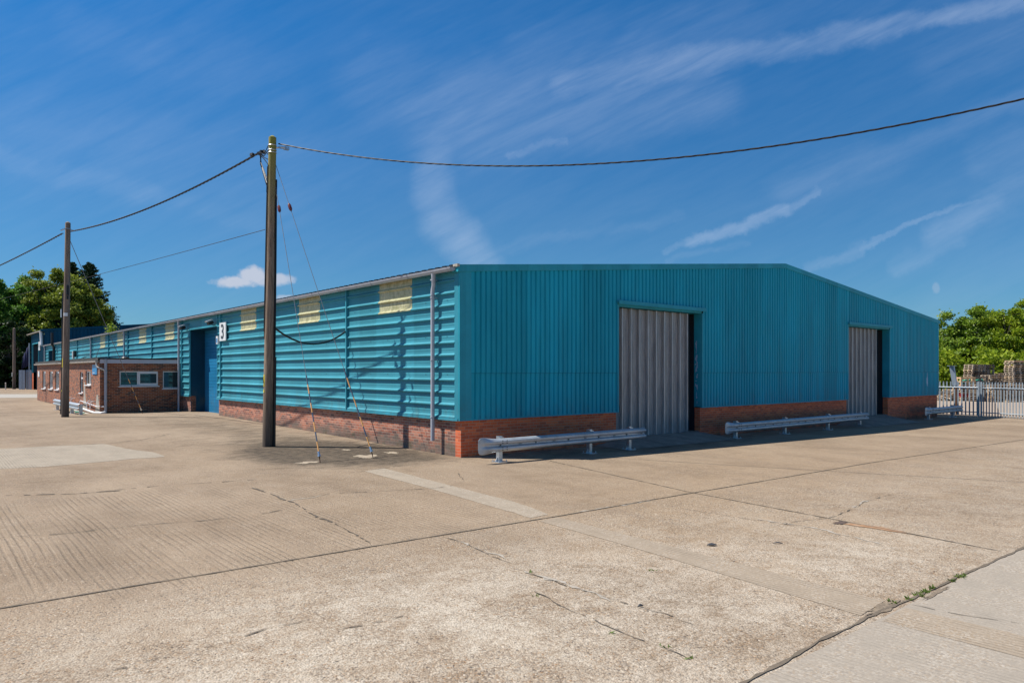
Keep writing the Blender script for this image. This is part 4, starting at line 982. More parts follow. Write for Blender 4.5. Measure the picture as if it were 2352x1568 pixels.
curved_label(pole2, on2, 2.27, 2.65, 2.0, 3.3, m_yellow_p, 'warning_label'); curved_label(pole2, on2, 6.1, 6.4, 2.4, 3.3, m_yellow_p, 'upper_label'); curved_label(pole2, on2, 1.25, 1.33, 2.2, 3.4, m_yellow_p, 'number_label')
mb = MB(); mb.box(on2(4.55, PI + .2, .08), (.12, .16, .34)); mb.build('junction_box', m_steel_grey, pole2)
curved_label(pole2, on2, 4.42, 4.56, .7, 2.0, m_white_p, 'small_label', .012)
mb = MB(); mb.box(on2(5.5, .9, .05), (.09, .09, .4)); mb.box(on2(5.2, .9, .06), (.07, .07, .15)); mb.build('cable_cover', m_black_p, pole2)
mb = MB(); mb.tube([on2(z, PI - .1 + .1 * math.sin(z), .03) for z in np.arange(.3, 5.6, .3)], .03, 6); mb.build('cable_run', m_black, pole2, True)
mb = MB(); mb.tube([on2(8.1, a, .006) for a in np.linspace(0, 2 * PI, 15)], .012, 5); mb.tube([on2(8.08, 0, 0), on2(8.02, 0, .16)], .016, 5); mb.tube([on2(8.12, PI, 0), on2(8.04, PI, .2)], .03, 5); mb.build('strain_clamp', m_galv, pole2)
p3 = G(32.5, 893.4); pole3, _ = wood_pole('telegraph_pole', p3, 6.9, .17, .12, 'far telegraph pole standing in front of the dark trees', m_pole_far)
B(p3.x - .22, p3.x - .17, p3.y - .2, p3.y, 1.5, 1.95).build('white_plate', m_white_p, pole3)
p4g = at(-62, 0, 47); wood_pole('telegraph_pole', Vector((p4g.x, p4g.y, 0)), 8.3, .145, .1, 'telegraph pole in the yard beyond the left edge', m_pole_far)
p5g = at(2560, 0, 12.0); wood_pole('telegraph_pole', Vector((p5g.x, p5g.y, 0)), 7.2, .145, .1, 'telegraph pole in the yard beyond the right edge', m_pole)

def sagline(a, b_, sag, n=40): return [a.lerp(b_, k / n) - Vector((0, 0, 4 * sag * (k / n) * (1 - k / n))) for k in range(n + 1)]
def twisted(name, label, a, b_, sag, r, strands=3, pitch=.8, mat=None):
    L = (b_ - a).length; n = int(L / pitch * 9); mb = MB(); base = sagline(a, b_, sag, n); d = (b_ - a).normalized(); sd = d.cross(Vector((0, 0, 1))).normalized(); upv = sd.cross(d)
    for s_ in range(strands):
        pts = []
        for k, p in enumerate(base):
            an = 2 * PI * (s_ / strands + k / 9 * 1.0); pts.append(p + sd * math.cos(an) * r * .95 + upv * math.sin(an) * r * .95)
        mb.tube(pts, r, 5)
    return meta(mb.build(name, mat or m_cable, None, True), label, 'cable', 'overhead cables')
twisted('overhead_cable', 'thick twisted black cable sagging across the sky to the right of the tall pole', at(640, 330.5, 19.75), at(2560, 177, 12.0), 1.0, .0105)
twisted('overhead_cable', 'twisted cable running between the two telegraph poles on the left', at(597, 350, 20.0), at(162, 531.5, 31.7), .33, .0165)
twisted('overhead_cable', 'twisted cable leaving the office pole out of the left edge', at(144, 536, 31.75), at(-62, 637, 47), .08, .02, 2)
def thin(name, label, pts, r, mat=None, group=None):
    mb = MB(); mb.tube(pts, r, 6); return meta(mb.build(name, mat or m_cable, None, True), label, 'cable', group)
thin('phone_wire', 'single thin wire stretching left from half way up the tall pole', sagline(at(608, 527.5, 19.85), at(-60, 700, 60), .1), .009, None, 'overhead cables')
thin('service_cable', 'short thick black cable drooping from the tall pole to the shed cladding', sagline(on1(3.28, -.1, .03), Vector((-.14, 5.83, 3.32)), .40, 24), .026, m_black)
# guys
def guy(label, a, b_, fi, f0, ring=True, r=.0075, rod=None):
    g = thing('guy_wire', label, 'guy wire', tuple(b_), 'guy wires staying the poles')
    P_ = lambda f: a.lerp(b_, f)
    mb = MB(); mb.tube([P_(0), P_(fi - .008)], r, 6); mb.tube([P_(fi + .012), P_(.955)], r, 6); mb.build('wire', m_galv_wire, g)
    if ring:
        d = (b_ - a).normalized(); mb = MB(); mb.tube([P_(fi - .013), P_(fi - .007), P_(fi + .007), P_(fi + .013)], [.026, .045, .045, .026], 8); o = mb.build('insulator', m_insul, g, True)
    f = f0; k = 0; st = (.965 - f0) / 8
    while f < .96:
        mb = MB(); mb.tube([P_(f), P_(min(f + st, .965))], .016, 8); mb.build('guard_sleeve', [m_slate_p, m_orange_p][k % 2], g, True); f += st; k += 1
    e = P_(.965)
    mb = MB(); mb.tube([e, e.lerp(b_, .3)], .028, 6); mb.tube([e.lerp(b_, .3), e.lerp(b_, .45)], .038, 6); mb.build('turnbuckle', m_galv, g)
    mb = MB(); mb.tube([e.lerp(b_, .4), b_ - Vector((0, 0, .05))], .012, 6); mb.build('anchor_rod', m_rust, g)
m_galv_wire = plain('galvanised_wire', (.20, .21, .22), .5, .3)
a1_ = G(736, 1063); a2_ = G(858.5, 1052)
guy('left guy wire of the tall pole with red brown insulator and striped guard', on1(7.15, 0, 0), a1_, .093, .72)
guy('right guy wire of the tall pole, spreading furthest from it, with striped guard', on1(7.75, 0, 0), a2_, .160, .72)
a3_ = G(328, 949); guy('guy wire of the office pole ending in a striped guard before the brick wall', on2(7.6, 0, 0), a3_, .5, .76, False, .012)

# ------------------------------------------------------------------ palisade fence on the right
def palisade(name, label, p0, p1, h, n, z0, z1):
    r = thing(name, label, 'fence', (p0[0], p0[1], z0)); a = Vector((p0[0], p0[1], z0)); b_ = Vector((p1[0], p1[1], z1)); d = (b_ - a); L = d.length; dn = d.normalized(); nn = Vector((dn.y, -dn.x, 0))
    for k in range(n):
        c = a + d * ((k + .5) / n); w_ = .034; mb = MB(); lean = random.uniform(-.006, .006)
        cs = [(-w_, .0), (-w_ * .35, .012), (w_ * .35, .012), (w_, 0)]
        ring = lambda z, s_, f=1: [c + dn * (q[0] * f + lean * z) - nn * (q[1] * s_) + Vector((0, 0, z)) for q in cs]
        A_ = ring(.04, 1); B_ = ring(h - .05, 1); C_ = ring(h, 1, .25)
        mb.add(A_ + B_ + C_, [(i, i + 1, 5 + i, 4 + i) for i in range(3)] + [(4 + i, 5 + i, 9 + i, 8 + i) for i in range(3)])
        o = mb.build('pale', m_fence, r); sd = o.modifiers.new('thickness', 'SOLIDIFY'); sd.thickness = .004
    for z in (.22, h - .32):
        mb = MB(); mb.tube([a + Vector((0, 0, z)) + nn * .02, b_ + Vector((0, 0, z)) + nn * .02], .025, 4); mb.build('rail', m_fence, r)
    for f in (0, 1):
        c = a + d * f + nn * .05; mb = MB(); mb.box((c.x, c.y, c.z + h / 2), (.07, .07, h)); mb.build('post', m_fence, r)
FZ = -.24
palisade('palisade_fence', 'bare grey palisade fence panel in shade right behind the warehouse corner', (32.9, 4.2), (32.25, -1.2), 1.82, 29, FZ, FZ)
palisade('palisade_fence', 'sunlit grey palisade fence panel running to the right edge', (32.2, -1.35), (29.9, -5.6), 1.80, 28, FZ, -.22)
# leaning steel column behind the fence
cb = thing('leaning_column', 'pale grey steel column leaning left behind the fence, rusty below', 'steel column', tuple(G(2196, 952)))
z_ = 39.2; mb = MB(); mb.tube([at(2186.5, 841, z_), at(2193.5, 884, z_)], .145, 4); mb.tube([at(2193.5, 884, z_), at(2195, 890, z_)], [.145, .10], 4); mb.build('upper_section', m_steel_grey, cb)
mb = MB(); mb.tube([at(2194.6, 889, z_), at(2199, 953, z_)], .10, 4); mb.build('lower_section', m_rust, cb)
mb = MB(); mb.box(at(2186.3, 840, z_), (.34, .34, .02), .7); mb.build('cap_plate', m_steel_grey, cb)

# ------------------------------------------------------------------ pallets
def pallet_mesh(name, mat, w=1.2, d=1.0):
    mb = MB(); rr = random.Random(len(name))
    for k in range(7): mb.bx(-w / 2, w / 2, -d / 2 + k * (d - .1) / 6, -d / 2 + k * (d - .1) / 6 + .1, .122, .144)
    for k in range(3):
        x = -w / 2 + k * (w - .14) / 2; mb.bx(x, x + .14, -d / 2, d / 2, .10, .1218)
        for j in range(3): y = -d / 2 + j * (d - .1) / 2; mb.bx(x + .001, x + .139, y, y + .1, .022, .0998)
    for j in range(3): y = -d / 2 + j * (d - .1) / 2; mb.bx(-w / 2, w / 2, y, y + .1, 0, .0218)
    o = mb.build(name, mat); return o
protos = [pallet_mesh('wooden_pallet', m) for m in m_pallet] + [pallet_mesh('wooden_pallet', m_redwood), pallet_mesh('wooden_pallet', m_bluewood)]
used = [False] * 5
ORD = ['topmost', 'second', 'third', 'fourth', 'fifth', 'sixth', 'seventh', 'eighth', 'ninth', 'tenth', 'eleventh', 'twelfth', 'thirteenth', 'fourteenth', 'fifteenth', 'sixteenth', 'seventeenth', 'eighteenth', 'nineteenth', 'twentieth', 'twenty-first', 'twenty-second']
rp = random.Random(12)
def uv3(x): return (3230 + x / 6.357) / 1.5306
GZR = -.235
def stack(xc, zc, n, where, rot=0.0, kinds=(0, 1, 2), cut=None, base=GZR, jit=.04):
    c = at(uv3(xc), 0, zc); th = math.atan2(RT.y, RT.x) + rot; z = base; objs = []
    for k in range(n):
        kd = rp.choice(kinds)
        if cut and k in cut: kd = cut[k]
        if used[kd]: o = protos[kd].copy(); col.objects.link(o)
        else: o = protos[kd]; used[kd] = True
        o.location = (c.x + rp.uniform(-jit, jit), c.y + rp.uniform(-jit, jit), z); o.rotation_euler = (0, rp.uniform(-.01, .01), th + rp.uniform(-.05, .05)); z += .1455
        objs.append(o)
    for k, o in enumerate(reversed(objs)):
        word = ORD[k] + (' pallet from the top of ' if k else ' pallet of ') + where
        meta(o, {3: 'red painted ', 4: 'blue painted '}.get(None, '') + word, 'pallet', 'pallets stacked behind the fence')
    return c, z
stack(1245, 60.5, 20, 'the tall stack behind the slatted crates', .12)
stack(1440, 61.6, 20, 'the tall shaded stack right of the slatted crates', .12, (2, 0))
stack(1650, 58, 14, 'the ragged middle stack above the fence', .05, (0, 0, 1), jit=.07)
stack(1930, 60.0, 15, 'the dark stack right of the middle stack', .1, (2, 2, 0), jit=.08)
stack(2180, 57.5, 22, 'the tallest stack near the right edge', .02, (0, 0, 1), jit=.05)
stack(2500, 57.5, 19, 'the stack beyond the right edge')
stack(1020, 57, 8, 'the pale stack under the slatted crate', .0, (1, 1, 0), {7: 4, 3: 3, 2: 3})
stack(1380, 56.0, 9, 'the low stack right of the crate stack', .1, (2, 0))
stack(1720, 55.2, 9, 'the low front stack below the middle stack', .03, (1, 0))
stack(2060, 55.0, 9, 'the low front stack below the tallest stack', -.05, (1, 0, 2))
stack(760, 58.5, 6, 'the low stack left of the crates', .2, (1, 0), jit=.1)
stack(580, 57.5, 5, 'the lowest stack nearest the warehouse corner', -.2, (1, 1, 0), jit=.12)
# yellow tag on the tallest stack handled as a small card
tg = at(uv3(2090), 0, 56.4); mb = MB(); mb.box((tg.x, tg.y, GZR + 2.83), (.16, .02, .13), math.atan2(RT.y, RT.x)); meta(mb.build('yellow_tag', m_yellow_p), 'small yellow tag on the tallest pallet stack', 'tag')
def crate(xc, zc, base, label, mat, w=1.15, d=.9, h=.72, net=True):
    c = at(uv3(xc), 0, zc); th = math.atan2(RT.y, RT.x); r = thing('slatted_crate', label, 'crate', (c.x, c.y, base), 'slatted crates on the pallets'); rx = Vector((math.cos(th), math.sin(th), 0)); ry = Vector((-rx.y, rx.x, 0))
    def side(o_, u, L, nm):
        mb = MB()
        for k in range(3):
            p = o_ + u * (L * (k / 2 - .5) * .88); mb.box((p.x, p.y, base + h / 2), (.11, .025, h), math.atan2(u.y, u.x))
        for k in range(3):
            mb.box((o_.x, o_.y, base + .06 + k * (h - .13) / 2), (L, .02, .10), math.atan2(u.y, u.x))
        mb.build(nm, mat, r)
    C = Vector((c.x, c.y, 0))
    side(C - ry * d / 2, rx, w, 'side_panel'); side(C + ry * d / 2, rx, w, 'side_panel'); side(C + rx * w / 2, ry, d, 'side_panel'); side(C - rx * w / 2, ry, d, 'side_panel')
    if net:
        mb = MB(); rr = random.Random(3)
        for _ in range(26):
            p = C + rx * rr.uniform(-.42, .45) + ry * rr.uniform(-.3, .3); mb.box((p.x, p.y, base + rr.uniform(.12, .5)), (.34, .2, .06), rr.uniform(0, 3), rr.uniform(-.4, .4), rr.uniform(-.4, .4))
        mb.build('green_netting', m_green_net, r)
crate(1022, 57, GZR + 8 * .1455, 'new pale timber crate holding green netting on top of the pale pallets', m_crate)
crate(1300, 57.6, GZR + 8 * .1455 + .02, 'browner slatted crate standing right of the new pale one', m_pallet[2])
mb = MB(); mb.box(at(uv3(1300), 0, 57.6) + Vector((0, 0, GZR + 1.11 - 0)), (.01, .01, .01))
rr = random.Random(30)                                         # loose broken boards
for k in range(7):
    p = at(uv3(500 + k * 38), 0, 56.6); mb = MB(); mb.box((p.x, p.y, GZR + .25 + .1 * (k % 3)), (.8, .1, .025), rr.uniform(0, 3), rr.uniform(-.8, .8), rr.uniform(-.7, .7))
    meta(mb.build('loose_board', m_pallet[k % 2]), 'loose broken board in the scrap heap nearest the warehouse corner', 'board', 'broken boards in the scrap heap')

# ------------------------------------------------------------------ left background: gate, flagpole, bollard
gt = thing('solid_gate', 'solid blue grey metal gate panels under the trees left of the dark shed', 'gate', tuple(at(58, 894, 79)))
for u0, u1, zz in ((43.8, 57.5, 79), (59.4, 66.7, 79.3), (68.7, 73.5, 78.7)):
    a = at(u0, 894, zz); b_ = at(u1, 894, zz); mb = MB(); mid = (a + b_) / 2; L = (b_ - a).length; mb.box((mid.x, mid.y, 1.15), (L, .06, 2.15), math.atan2(RT.y, RT.x)); mb.box((mid.x - FW.x * .05, mid.y - FW.y * .05, 1.15), (.05, .05, 2.2), math.atan2(RT.y, RT.x)); mb.build('gate_panel', m_steel_grey, gt)
fp = thing('flagpole', 'slim grey flagpole with a hanging navy flag beside the dark shed', 'flagpole', tuple(G(67.5, 894)))
p = Vector(fp.location); mb = MB(); mb.tube([p, p + Vector((0, 0, 5.1))], [.09, .06], 8); mb.build('pole', m_steel_grey, fp, True)
mb = MB(); n = 8; f0 = p + Vector((0, 0, 4.9)) - RT * .07
prev = None
for k in range(n + 1):
    f = k / n; top = f0 - RT * (.65 * f) - Vector((0, 0, 1.3 * f)) + FW * (.08 * math.sin(k * 2)); bot = f0 - RT * (.75 * f) - Vector((0, 0, 2.3 + .35 * f)) + FW * (.08 * math.sin(k * 2 + 1))
    if prev: mb.quad(prev[0], prev[1], bot, top)
    prev = (top, bot)
o = mb.build('flag', m_navy, fp, True); sd = o.modifiers.new('thickness', 'SOLIDIFY'); sd.thickness = .01
pb = G(13, 894.5); t_ = thing('marker_post', 'short pale marker post at the far edge of the yard', 'post', tuple(pb)); mb = MB(); mb.tube([pb, pb + Vector((0, 0, .72))], .055, 8); mb.build('post_shaft', m_gutter_white, t_); mb = MB(); mb.tube([pb + Vector((0, 0, .72)), pb + Vector((0, 0, .77))], [.07, .03], 8); mb.build('post_cap', m_gutter_white, t_)

# ------------------------------------------------------------------ trees
def quads_mesh(name, C, size, mat, parent, seed=0, flat=.0, asp=.6):
    r = np.random.default_rng(seed); n = len(C)
    a = r.normal(size=(n, 3)); a[:, 2] *= (1 - flat); a /= np.linalg.norm(a, axis=1)[:, None]
    b_ = np.cross(a, r.normal(size=(n, 3))); b_ /= np.linalg.norm(b_, axis=1)[:, None]
    s_ = size * r.uniform(.6, 1.35, (n, 1)); O = np.array(org(parent))
    C = C - O
    v = np.stack([C - a * s_, C - b_ * s_ * asp, C + a * s_, C + b_ * s_ * asp], 1).reshape(-1, 3)
    me = bpy.data.meshes.new(name); me.vertices.add(4 * n); me.vertices.foreach_set('co', v.ravel().astype(np.float32)); me.loops.add(4 * n); me.loops.foreach_set('vertex_index', np.arange(4 * n, dtype=np.int32)); me.polygons.add(n); me.polygons.foreach_set('loop_start', np.arange(0, 4 * n, 4, dtype=np.int32)); me.update(calc_edges=True)
    me.materials.append(mat); o = bpy.data.objects.new(name, me); col.objects.link(o); o.parent = parent; return o
def broadleaf(name, label, base, h, rad, mat, seed, nb=70, nl=260, leaf_s=.13, low=.12, group=None, clump=.55):
    r = np.random.default_rng(seed); t_ = thing(name, label, 'tree', tuple(base), group); base = Vector(base)
    cz = base.z + h * (.5 + low / 2); rz = h * (.5 - low / 2)
    lim = MB(); lim.tube([base - Vector((0, 0, .2)), base + Vector((.1, .05, h * .3)), base + Vector((.2, -.1, h * .62)), base + Vector((.1, 0, h * .88))], [h * .022, h * .017, h * .010, h * .003], 8)
    cen = []
    for k in range(nb):
        d = r.normal(size=3); d /= np.linalg.norm(d); q = r.uniform(.45, 1.0) ** .6
        wob = 1 + .22 * math.sin(3.1 * d[0] + 2.3 * d[1] + seed) + .12 * math.sin(7 * d[2] + 5 * d[0])
        taper = 1.0 if d[2] < 0 else 1 - .25 * d[2]
        c = np.array([base.x + d[0] * rad * q * wob * taper, base.y + d[1] * rad * q * wob * taper, cz + d[2] * rz * q * (1 + .1 * r.normal())]); cen.append(c)
        if k % 3 == 0:
            st = base + Vector((.1, 0, h * r.uniform(.25, .6))); e = Vector(c); m_ = st.lerp(e, .5) + Vector((0, 0, .3)); lim.tube([st, m_, e], [h * .006, h * .004, h * .0015], 5, False)
    lim.build('trunk', m_bark, t_, True)
    pts = []
    for c in cen:
        cr = clump * r.uniform(.6, 1.35) * rad / 3.5; n = int(nl * r.uniform(.6, 1.3)); d = r.normal(size=(n, 3)); d /= np.linalg.norm(d, axis=1)[:, None]; pts.append(c + d * cr * (r.uniform(.25, 1.25, (n, 1))) * np.array([1.15, 1.15, .75]))
        k2 = max(4, n // 14); sp = r.normal(size=(k2, 3)) * cr * .62; pts.append(c + sp)     # stray leaves
    P_ = np.concatenate(pts); P_ = P_[P_[:, 2] > base.z + .1]
    quads_mesh('crown', P_, leaf_s, mat, t_, seed)
def conifer(name, label, base, h, rad, seed, group=None):
    r = np.random.default_rng(seed); t_ = thing(name, label, 'tree', tuple(base), group); base = Vector(base); mb = MB()
    mb.tube([base - Vector((0, 0, .3)), base + Vector((0, 0, h * .97))], [h * .02, .03], 8); pts = []
    nb = 420
    for k in range(nb):
        f = r.uniform(.12, 1) ** .85; z = base.z + h * f; L = rad * (1 - f) ** .75 * r.uniform(.65, 1.15) + .25; an = r.uniform(0, 2 * PI); n = int(60 + 110 * L / rad)
        tt = r.uniform(.05, 1, n); droop = -.22 * L * tt + .38 * L * tt ** 2.2 + .15 * L * f
        w = .07 + .30 * (1 - tt) * L * .5
        pts.append(np.stack([base.x + math.cos(an) * L * tt + r.normal(size=n) * w, base.y + math.sin(an) * L * tt + r.normal(size=n) * w, z + droop + r.normal(size=n) * w * .45 - .1], 1))
        if k % 4 == 0: mb.tube([(base.x, base.y, z), (base.x + math.cos(an) * L * .8, base.y + math.sin(an) * L * .8, z + .05 * L)], [.05, .015], 4, False)
    n = 160; zt = r.uniform(.9, 1.0, n); pts.append(np.stack([base.x + r.normal(size=n) * .15 * (1.02 - zt) * 8, base.y + r.normal(size=n) * .15 * (1.02 - zt) * 8, base.z + h * zt], 1))
    mb.build('trunk', m_bark, t_); quads_mesh('crown', np.concatenate(pts), .17, L_conif, t_, seed, .3, .35)
def base_at(u, z, g=.05): p_ = at(u, CY, z); return (p_.x, p_.y, g)
TG = 'trees beyond the left end of the yard'
conifer('conifer_tree', 'dark conifer rising highest at the right of the left tree group', base_at(206, 108), 18.3, 6.0, 1, TG)
conifer('conifer_tree', 'dark conifer top showing just right of the office pole', base_at(166, 111), 18.8, 5.0, 2, TG)
conifer('conifer_tree', 'lower dark conifer at the right foot of the left tree group', base_at(236, 104), 11.5, 4.6, 3, TG)
broadleaf('broadleaf_tree', 'large olive green tree in the middle of the left tree group', base_at(135, 99), 15.9, 5.3, L_olive, 4, 170, 420, .16, .02, TG, .62)
broadleaf('broadleaf_tree', 'olive tree in front of the conifers, right of the office pole', base_at(208, 101), 13.6, 3.8, L_olive, 5, 110, 400, .16, .02, TG, .6)
broadleaf('broadleaf_tree', 'fresh green tree left of the olive tree', base_at(62, 98), 15.2, 4.2, L_dark, 6, 140, 400, .16, .0, TG, .6)
broadleaf('broadleaf_tree', 'dark green tree filling the left edge of the picture', base_at(5, 96), 14.3, 4.6, L_dark, 7, 140, 400, .16, -.02, TG, .6)
broadleaf('broadleaf_tree', 'green tree just outside the left edge', base_at(-75, 97), 13.0, 4.6, L_dark, 8, 80, 300, .16, .0, TG, .5)
broadleaf('broadleaf_tree', 'dark green low tree behind the far telegraph pole', base_at(28, 86), 8.3, 2.8, L_under, 9, 80, 320, .14, -.1, TG, .5)
broadleaf('broadleaf_tree', 'dark green low tree above the solid gate', base_at(72, 87), 6.6, 2.4, L_under, 10, 70, 320, .14, -.1, TG, .5)
broadleaf('broadleaf_tree', 'dark green shrubby tree at the lower left edge', base_at(-20, 86), 7.5, 2.8, L_under, 14, 70, 300, .14, -.1, TG, .5)
def hedge(name, label, segs, h, depth, mat, seed, n):
    r = np.random.default_rng(seed); P_ = []
    for (x0, y0), (x1, y1) in zip(segs[:-1], segs[1:]):
        k = int(n * math.hypot(x1 - x0, y1 - y0)); f = r.uniform(0, 1, k); zz = r.uniform(0, 1, k) ** .8 * h * (.8 + .35 * np.sin(f * 23 + x0)); P_.append(np.stack([x0 + (x1 - x0) * f + r.normal(size=k) * depth, y0 + (y1 - y0) * f + r.normal(size=k) * depth, zz], 1))
    e = thing(name, label, 'hedge', (segs[0][0], segs[0][1], 0)); o = quads_mesh('hedge_leaves', np.concatenate(P_), .17, mat, e, seed)
    return e
a = base_at(-140, 88); b_ = base_at(105, 90); hedge('hedge', 'dark understorey hedge beneath the left trees', [(a[0], a[1]), (b_[0], b_[1])], 4.6, .9, L_under, 3, 1100)
RG = 'trees behind the pallet yard'
for k, (u, z, h, rad, mat, lab) in enumerate(((2120, 74, 6.0, 2.9, L_light, 'green tree partly hidden behind the warehouse right end'), (2178, 72, 7.0, 2.6, L_haw, 'round flowering hawthorn nearest the warehouse corner'), (2240, 71, 8.0, 2.6, L_haw, 'flowering hawthorn behind the slatted crates'),
        (2262, 76, 8.9, 2.5, L_light, 'taller bright green tree behind the tall pallet stack'), (2305, 70, 8.6, 2.7, L_light, 'bright green tree behind the middle pallet stack'), (2345, 72, 9.2, 2.9, L_light, 'tallest bright green tree at the right edge'), (2420, 70, 9.4, 3.2, L_haw, 'flowering tree beyond the right edge'), (2205, 78, 7.2, 2.6, L_dark, 'darker green tree between the two hawthorns'))):
    broadleaf('hawthorn_tree' if mat is L_haw else 'broadleaf_tree', lab, base_at(u, z, -.24), h + .25, rad, mat, 30 + k, 110, 380, .115, -.12, RG, .66)
a = base_at(2080, 66, 0); b_ = base_at(2500, 65, 0); hedge('hedge', 'leafy green hedge directly behind the pallet stacks', [(a[0], a[1]), (b_[0], b_[1])], 3.6, .7, L_light, 5, 900)
thin('phone_wire', 'faint distant wire between the warehouse roof end and the right hand trees', sagline(at(2120, 735, 62), at(2380, 715, 62), .2, 12), .012)

# ------------------------------------------------------------------ sky, sun, camera
AZ = Vector((-.743, .669)); EL = math.radians(55.5)
sun_d = Vector((AZ.x * math.cos(EL), AZ.y * math.cos(EL), math.sin(EL))).normalized()
sd_ = bpy.data.lights.new('sun', 'SUN'); sd_.energy = 5.0; sd_.angle = math.radians(.53); sd_.color = (1, .955, .88)
so = bpy.data.objects.new('sun', sd_); col.objects.link(so); so.rotation_euler = (-sun_d).to_track_quat('-Z', 'Y').to_euler()
wd = bpy.data.worlds.new('World'); scn.world = wd; wd.use_nodes = True; t = wd.node_tree; t.nodes.clear()
out = t.nodes.new('ShaderNodeOutputWorld'); bg = t.nodes.new('ShaderNodeBackground'); t.links.new(bg.outputs[0], out.inputs[0])
sky = t.nodes.new('ShaderNodeTexSky'); sky.sky_type = 'NISHITA'; sky.sun_disc = False; sky.sun_elevation = EL; sky.sun_rotation = math.atan2(sun_d.x, sun_d.y); sky.air_density = 1.0; sky.dust_density = .0; sky.ozone_density = 2.2
dv = N(t, 'ShaderNodeTexCoord').outputs['Generated']
def DOT(a, b_): return N(t, 'ShaderNodeVectorMath', {0: a, 1: tuple(b_)}, operation='DOT_PRODUCT').outputs['Value']
df = DOT(dv, FW); inv = M(t, 'DIVIDE', 1.0, M(t, 'MAXIMUM', df, .02))
ca = M(t, 'MULTIPLY', DOT(dv, RT), inv); cb_ = M(t, 'MULTIPLY', DOT(dv, (0, 0, 1)), inv)
cp = N(t, 'ShaderNodeCombineXYZ', {0: ca, 1: cb_, 2: 0.0}).outputs[0]
nz = N(t, 'ShaderNodeTexNoise', {'Vector': cp, 'Scale': 5.0, 'Detail': 8.0, 'Roughness': .66}).outputs['Color']
wrp = N(t, 'ShaderNodeVectorMath', {0: nz, 1: (.5, .5, .5)}, operation='SUBTRACT').outputs[0]
cpw = N(t, 'ShaderNodeVectorMath', {0: wrp, 1: (.075, .075, 0), 2: cp}, operation='MULTIPLY_ADD').outputs[0]
def UV(u, v): return Vector(((u - CX) / F_PX, (CY - v) / F_PX, 0))
STROKES = [(2400, 5, 2100, 62, 26, .55), (2100, 62, 1680, 118, 30, .55), (1680, 118, 1290, 192, 42, .62), (1480, 150, 1000, 265, 105, .36), (1030, 255, 1000, 330, 60, .42), (1000, 330, 992, 440, 46, .45), (992, 440, 1015, 525, 44, .45), (1015, 525, 1105, 605, 46, .62),
    (1080, 310, 1620, 210, 85, .36), (1170, 350, 1295, 322, 11, .5), (850, 170, 1010, 260, 110, .24), (1535, 580, 1600, 555, 8, .35), (1590, 560, 1700, 524, 13, .62), (1700, 524, 1800, 474, 13, .60), (1790, 478, 1880, 436, 10, .42), (1870, 440, 1950, 405, 8, .25), (1545, 602, 1640, 578, 9, .25), (1640, 578, 1710, 560, 9, .2),
    (1800, 425, 2010, 365, 45, .26), (2010, 365, 2380, 225, 30, .26), (1850, 616, 1975, 572, 13, .36), (1975, 572, 2120, 512, 7, .45), (2120, 512, 2260, 462, 6, .4), (2060, 608, 2200, 552, 22, .34), (2150, 550, 2290, 470, 32, .42), (2275, 480, 2400, 380, 50, .28), (2250, 370, 2400, 320, 50, .25),
    (-60, 330, 150, 392, 30, .32), (150, 392, 350, 455, 34, .34), (350, 455, 610, 522, 28, .24), (150, 45, 360, 125, 60, .2), (360, 125, 640, 205, 90, .18), (80, 310, 620, 420, 150, .22), (-50, 120, 500, 200, 160, .1), (490, 430, 600, 515, 18, .16), (1140, 570, 1560, 510, 14, .22), (1200, 110, 1700, 40, 70, .22), (2150, 160, 2400, 60, 70, .22), (1500, 60, 2300, 10, 60, .16)]
tot = None
for u0, v0, u1, v1, w_, i_ in STROKES:
    a = UV(u0, v0); b_ = UV(u1, v1); ba = b_ - a
    pa = N(t, 'ShaderNodeVectorMath', {0: cpw, 1: tuple(a)}, operation='SUBTRACT').outputs[0]
    h_ = M(t, 'MULTIPLY', DOT(pa, ba), 1 / ba.length_squared, True)
    pr = N(t, 'ShaderNodeVectorMath', {0: tuple(ba), 3: h_}, operation='SCALE').outputs[0]
    d_ = N(t, 'ShaderNodeVectorMath', {0: pa, 1: pr}, operation='DISTANCE').outputs['Value']
    k = MR(t, d_, 0.0, 1.95 * w_ / F_PX, i_ * .82, 0.0, 'SMOOTHERSTEP')
    tot = k if tot is None else N(t, 'ShaderNodeMath', {0: tot, 1: k, 2: .12}, operation='SMOOTH_MAX').outputs[0]
# wispy fibres, drawn out along the wind
def fib(ang, sx, sy, sc):
    mp = N(t, 'ShaderNodeMapping', {0: cp, 2: (0, 0, ang)}).outputs[0]; mp = N(t, 'ShaderNodeMapping', {0: mp, 3: (sx, sy, 1)}).outputs[0]
    return N(t, 'ShaderNodeTexNoise', {'Vector': mp, 'Scale': sc, 'Detail': 7.0, 'Roughness': .62, 'Distortion': .4}).outputs['Fac']
f1 = fib(-.42, 1.2, 11, 3.6); f2 = fib(-.25, 1.0, 2.4, 2.2); f3 = fib(-.5, 1.6, 9, 9.0)
fm = M(t, 'ADD', M(t, 'ADD', M(t, 'MULTIPLY', f1, .5), M(t, 'MULTIPLY', f3, .2)), M(t, 'MULTIPLY', f2, .3))
cl = M(t, 'MULTIPLY', tot, MR(t, fm, .36, .66, .32, 1.2))
cl = M(t, 'ADD', cl, MR(t, f2, .5, .8, 0, .06))
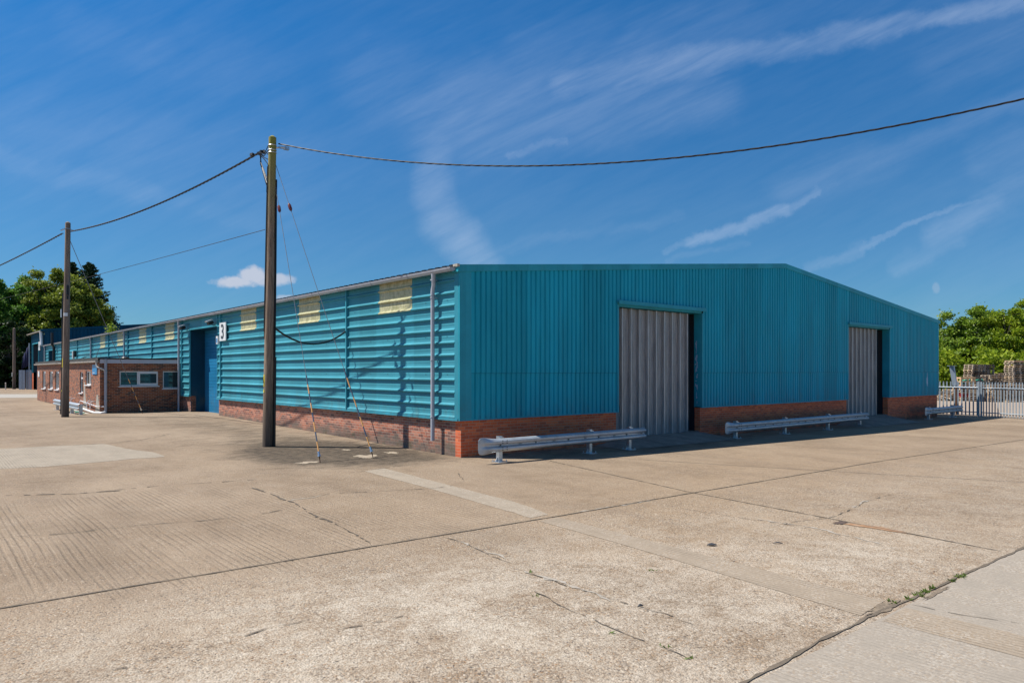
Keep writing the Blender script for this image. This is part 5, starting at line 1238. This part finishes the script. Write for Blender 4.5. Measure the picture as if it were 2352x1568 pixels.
# low cumulus puffs
puff = None
nf = N(t, 'ShaderNodeTexNoise', {'Vector': cp, 'Scale': 26.0, 'Detail': 5.0, 'Roughness': .6}).outputs['Fac']
for u0, v0, rx, ry, i_ in ((540, 646, 62, 17, 1.0), (575, 634, 42, 22, 1.0), (620, 642, 60, 17, .9), (655, 686, 26, 10, .6), (2150, 660, 9, 12, .22)):
    q = N(t, 'ShaderNodeVectorMath', {0: cp, 1: tuple(UV(u0, v0))}, operation='SUBTRACT').outputs[0]
    q = N(t, 'ShaderNodeVectorMath', {0: q, 1: (F_PX / rx, F_PX / ry, 0)}, operation='MULTIPLY').outputs[0]
    L_ = N(t, 'ShaderNodeVectorMath', {0: q}, operation='LENGTH').outputs['Value']
    e = MR(t, M(t, 'ADD', L_, MR(t, nf, .3, .7, -.4, .45)), .55, 1.15, i_, 0, 'SMOOTHSTEP'); puff = e if puff is None else M(t, 'MAXIMUM', puff, e)
front = M(t, 'GREATER_THAN', df, .05)
cl = M(t, 'MULTIPLY', M(t, 'MINIMUM', cl, .8), front)
dz = DOT(dv, (0, 0, 1))
tint = RAMP(t, dz, [(0.0, (.31, .58, .84)), (.20, (.25, .67, .98)), (.42, (.09, .74, 1.22)), (.50, (.09, .74, 1.22)), (.70, (.90, .95, 1.05))])
skc = MIX(t, 1.0, sky.outputs[0], tint, 'MULTIPLY')
skc = MIX(t, M(t, 'MULTIPLY', cl, .62), skc, (6.4, 7.6, 9.6))
skc = MIX(t, M(t, 'MULTIPLY', M(t, 'MULTIPLY', puff, front), .8), skc, (6.6, 6.9, 7.9))
t.links.new(skc, bg.inputs[0]); bg.inputs[1].default_value = .074

cd = bpy.data.cameras.new('camera'); co = bpy.data.objects.new('camera', cd); col.objects.link(co); co.location = CAM
cd.sensor_width = 36; cd.lens = F_PX / 2352 * 36; cd.shift_x = 0; cd.shift_y = (CY - 784) / 2352; cd.clip_end = 3000; cd.clip_start = .1
co.rotation_euler = (PI / 2, 0, math.atan2(-FW.x, FW.y)); scn.camera = co
scn.render.resolution_x = 1024; scn.render.resolution_y = 682
scn.view_settings.view_transform = 'Standard'; scn.view_settings.look = 'None'; scn.view_settings.exposure = .34; scn.view_settings.gamma = 1
scn.render.engine = 'CYCLES'
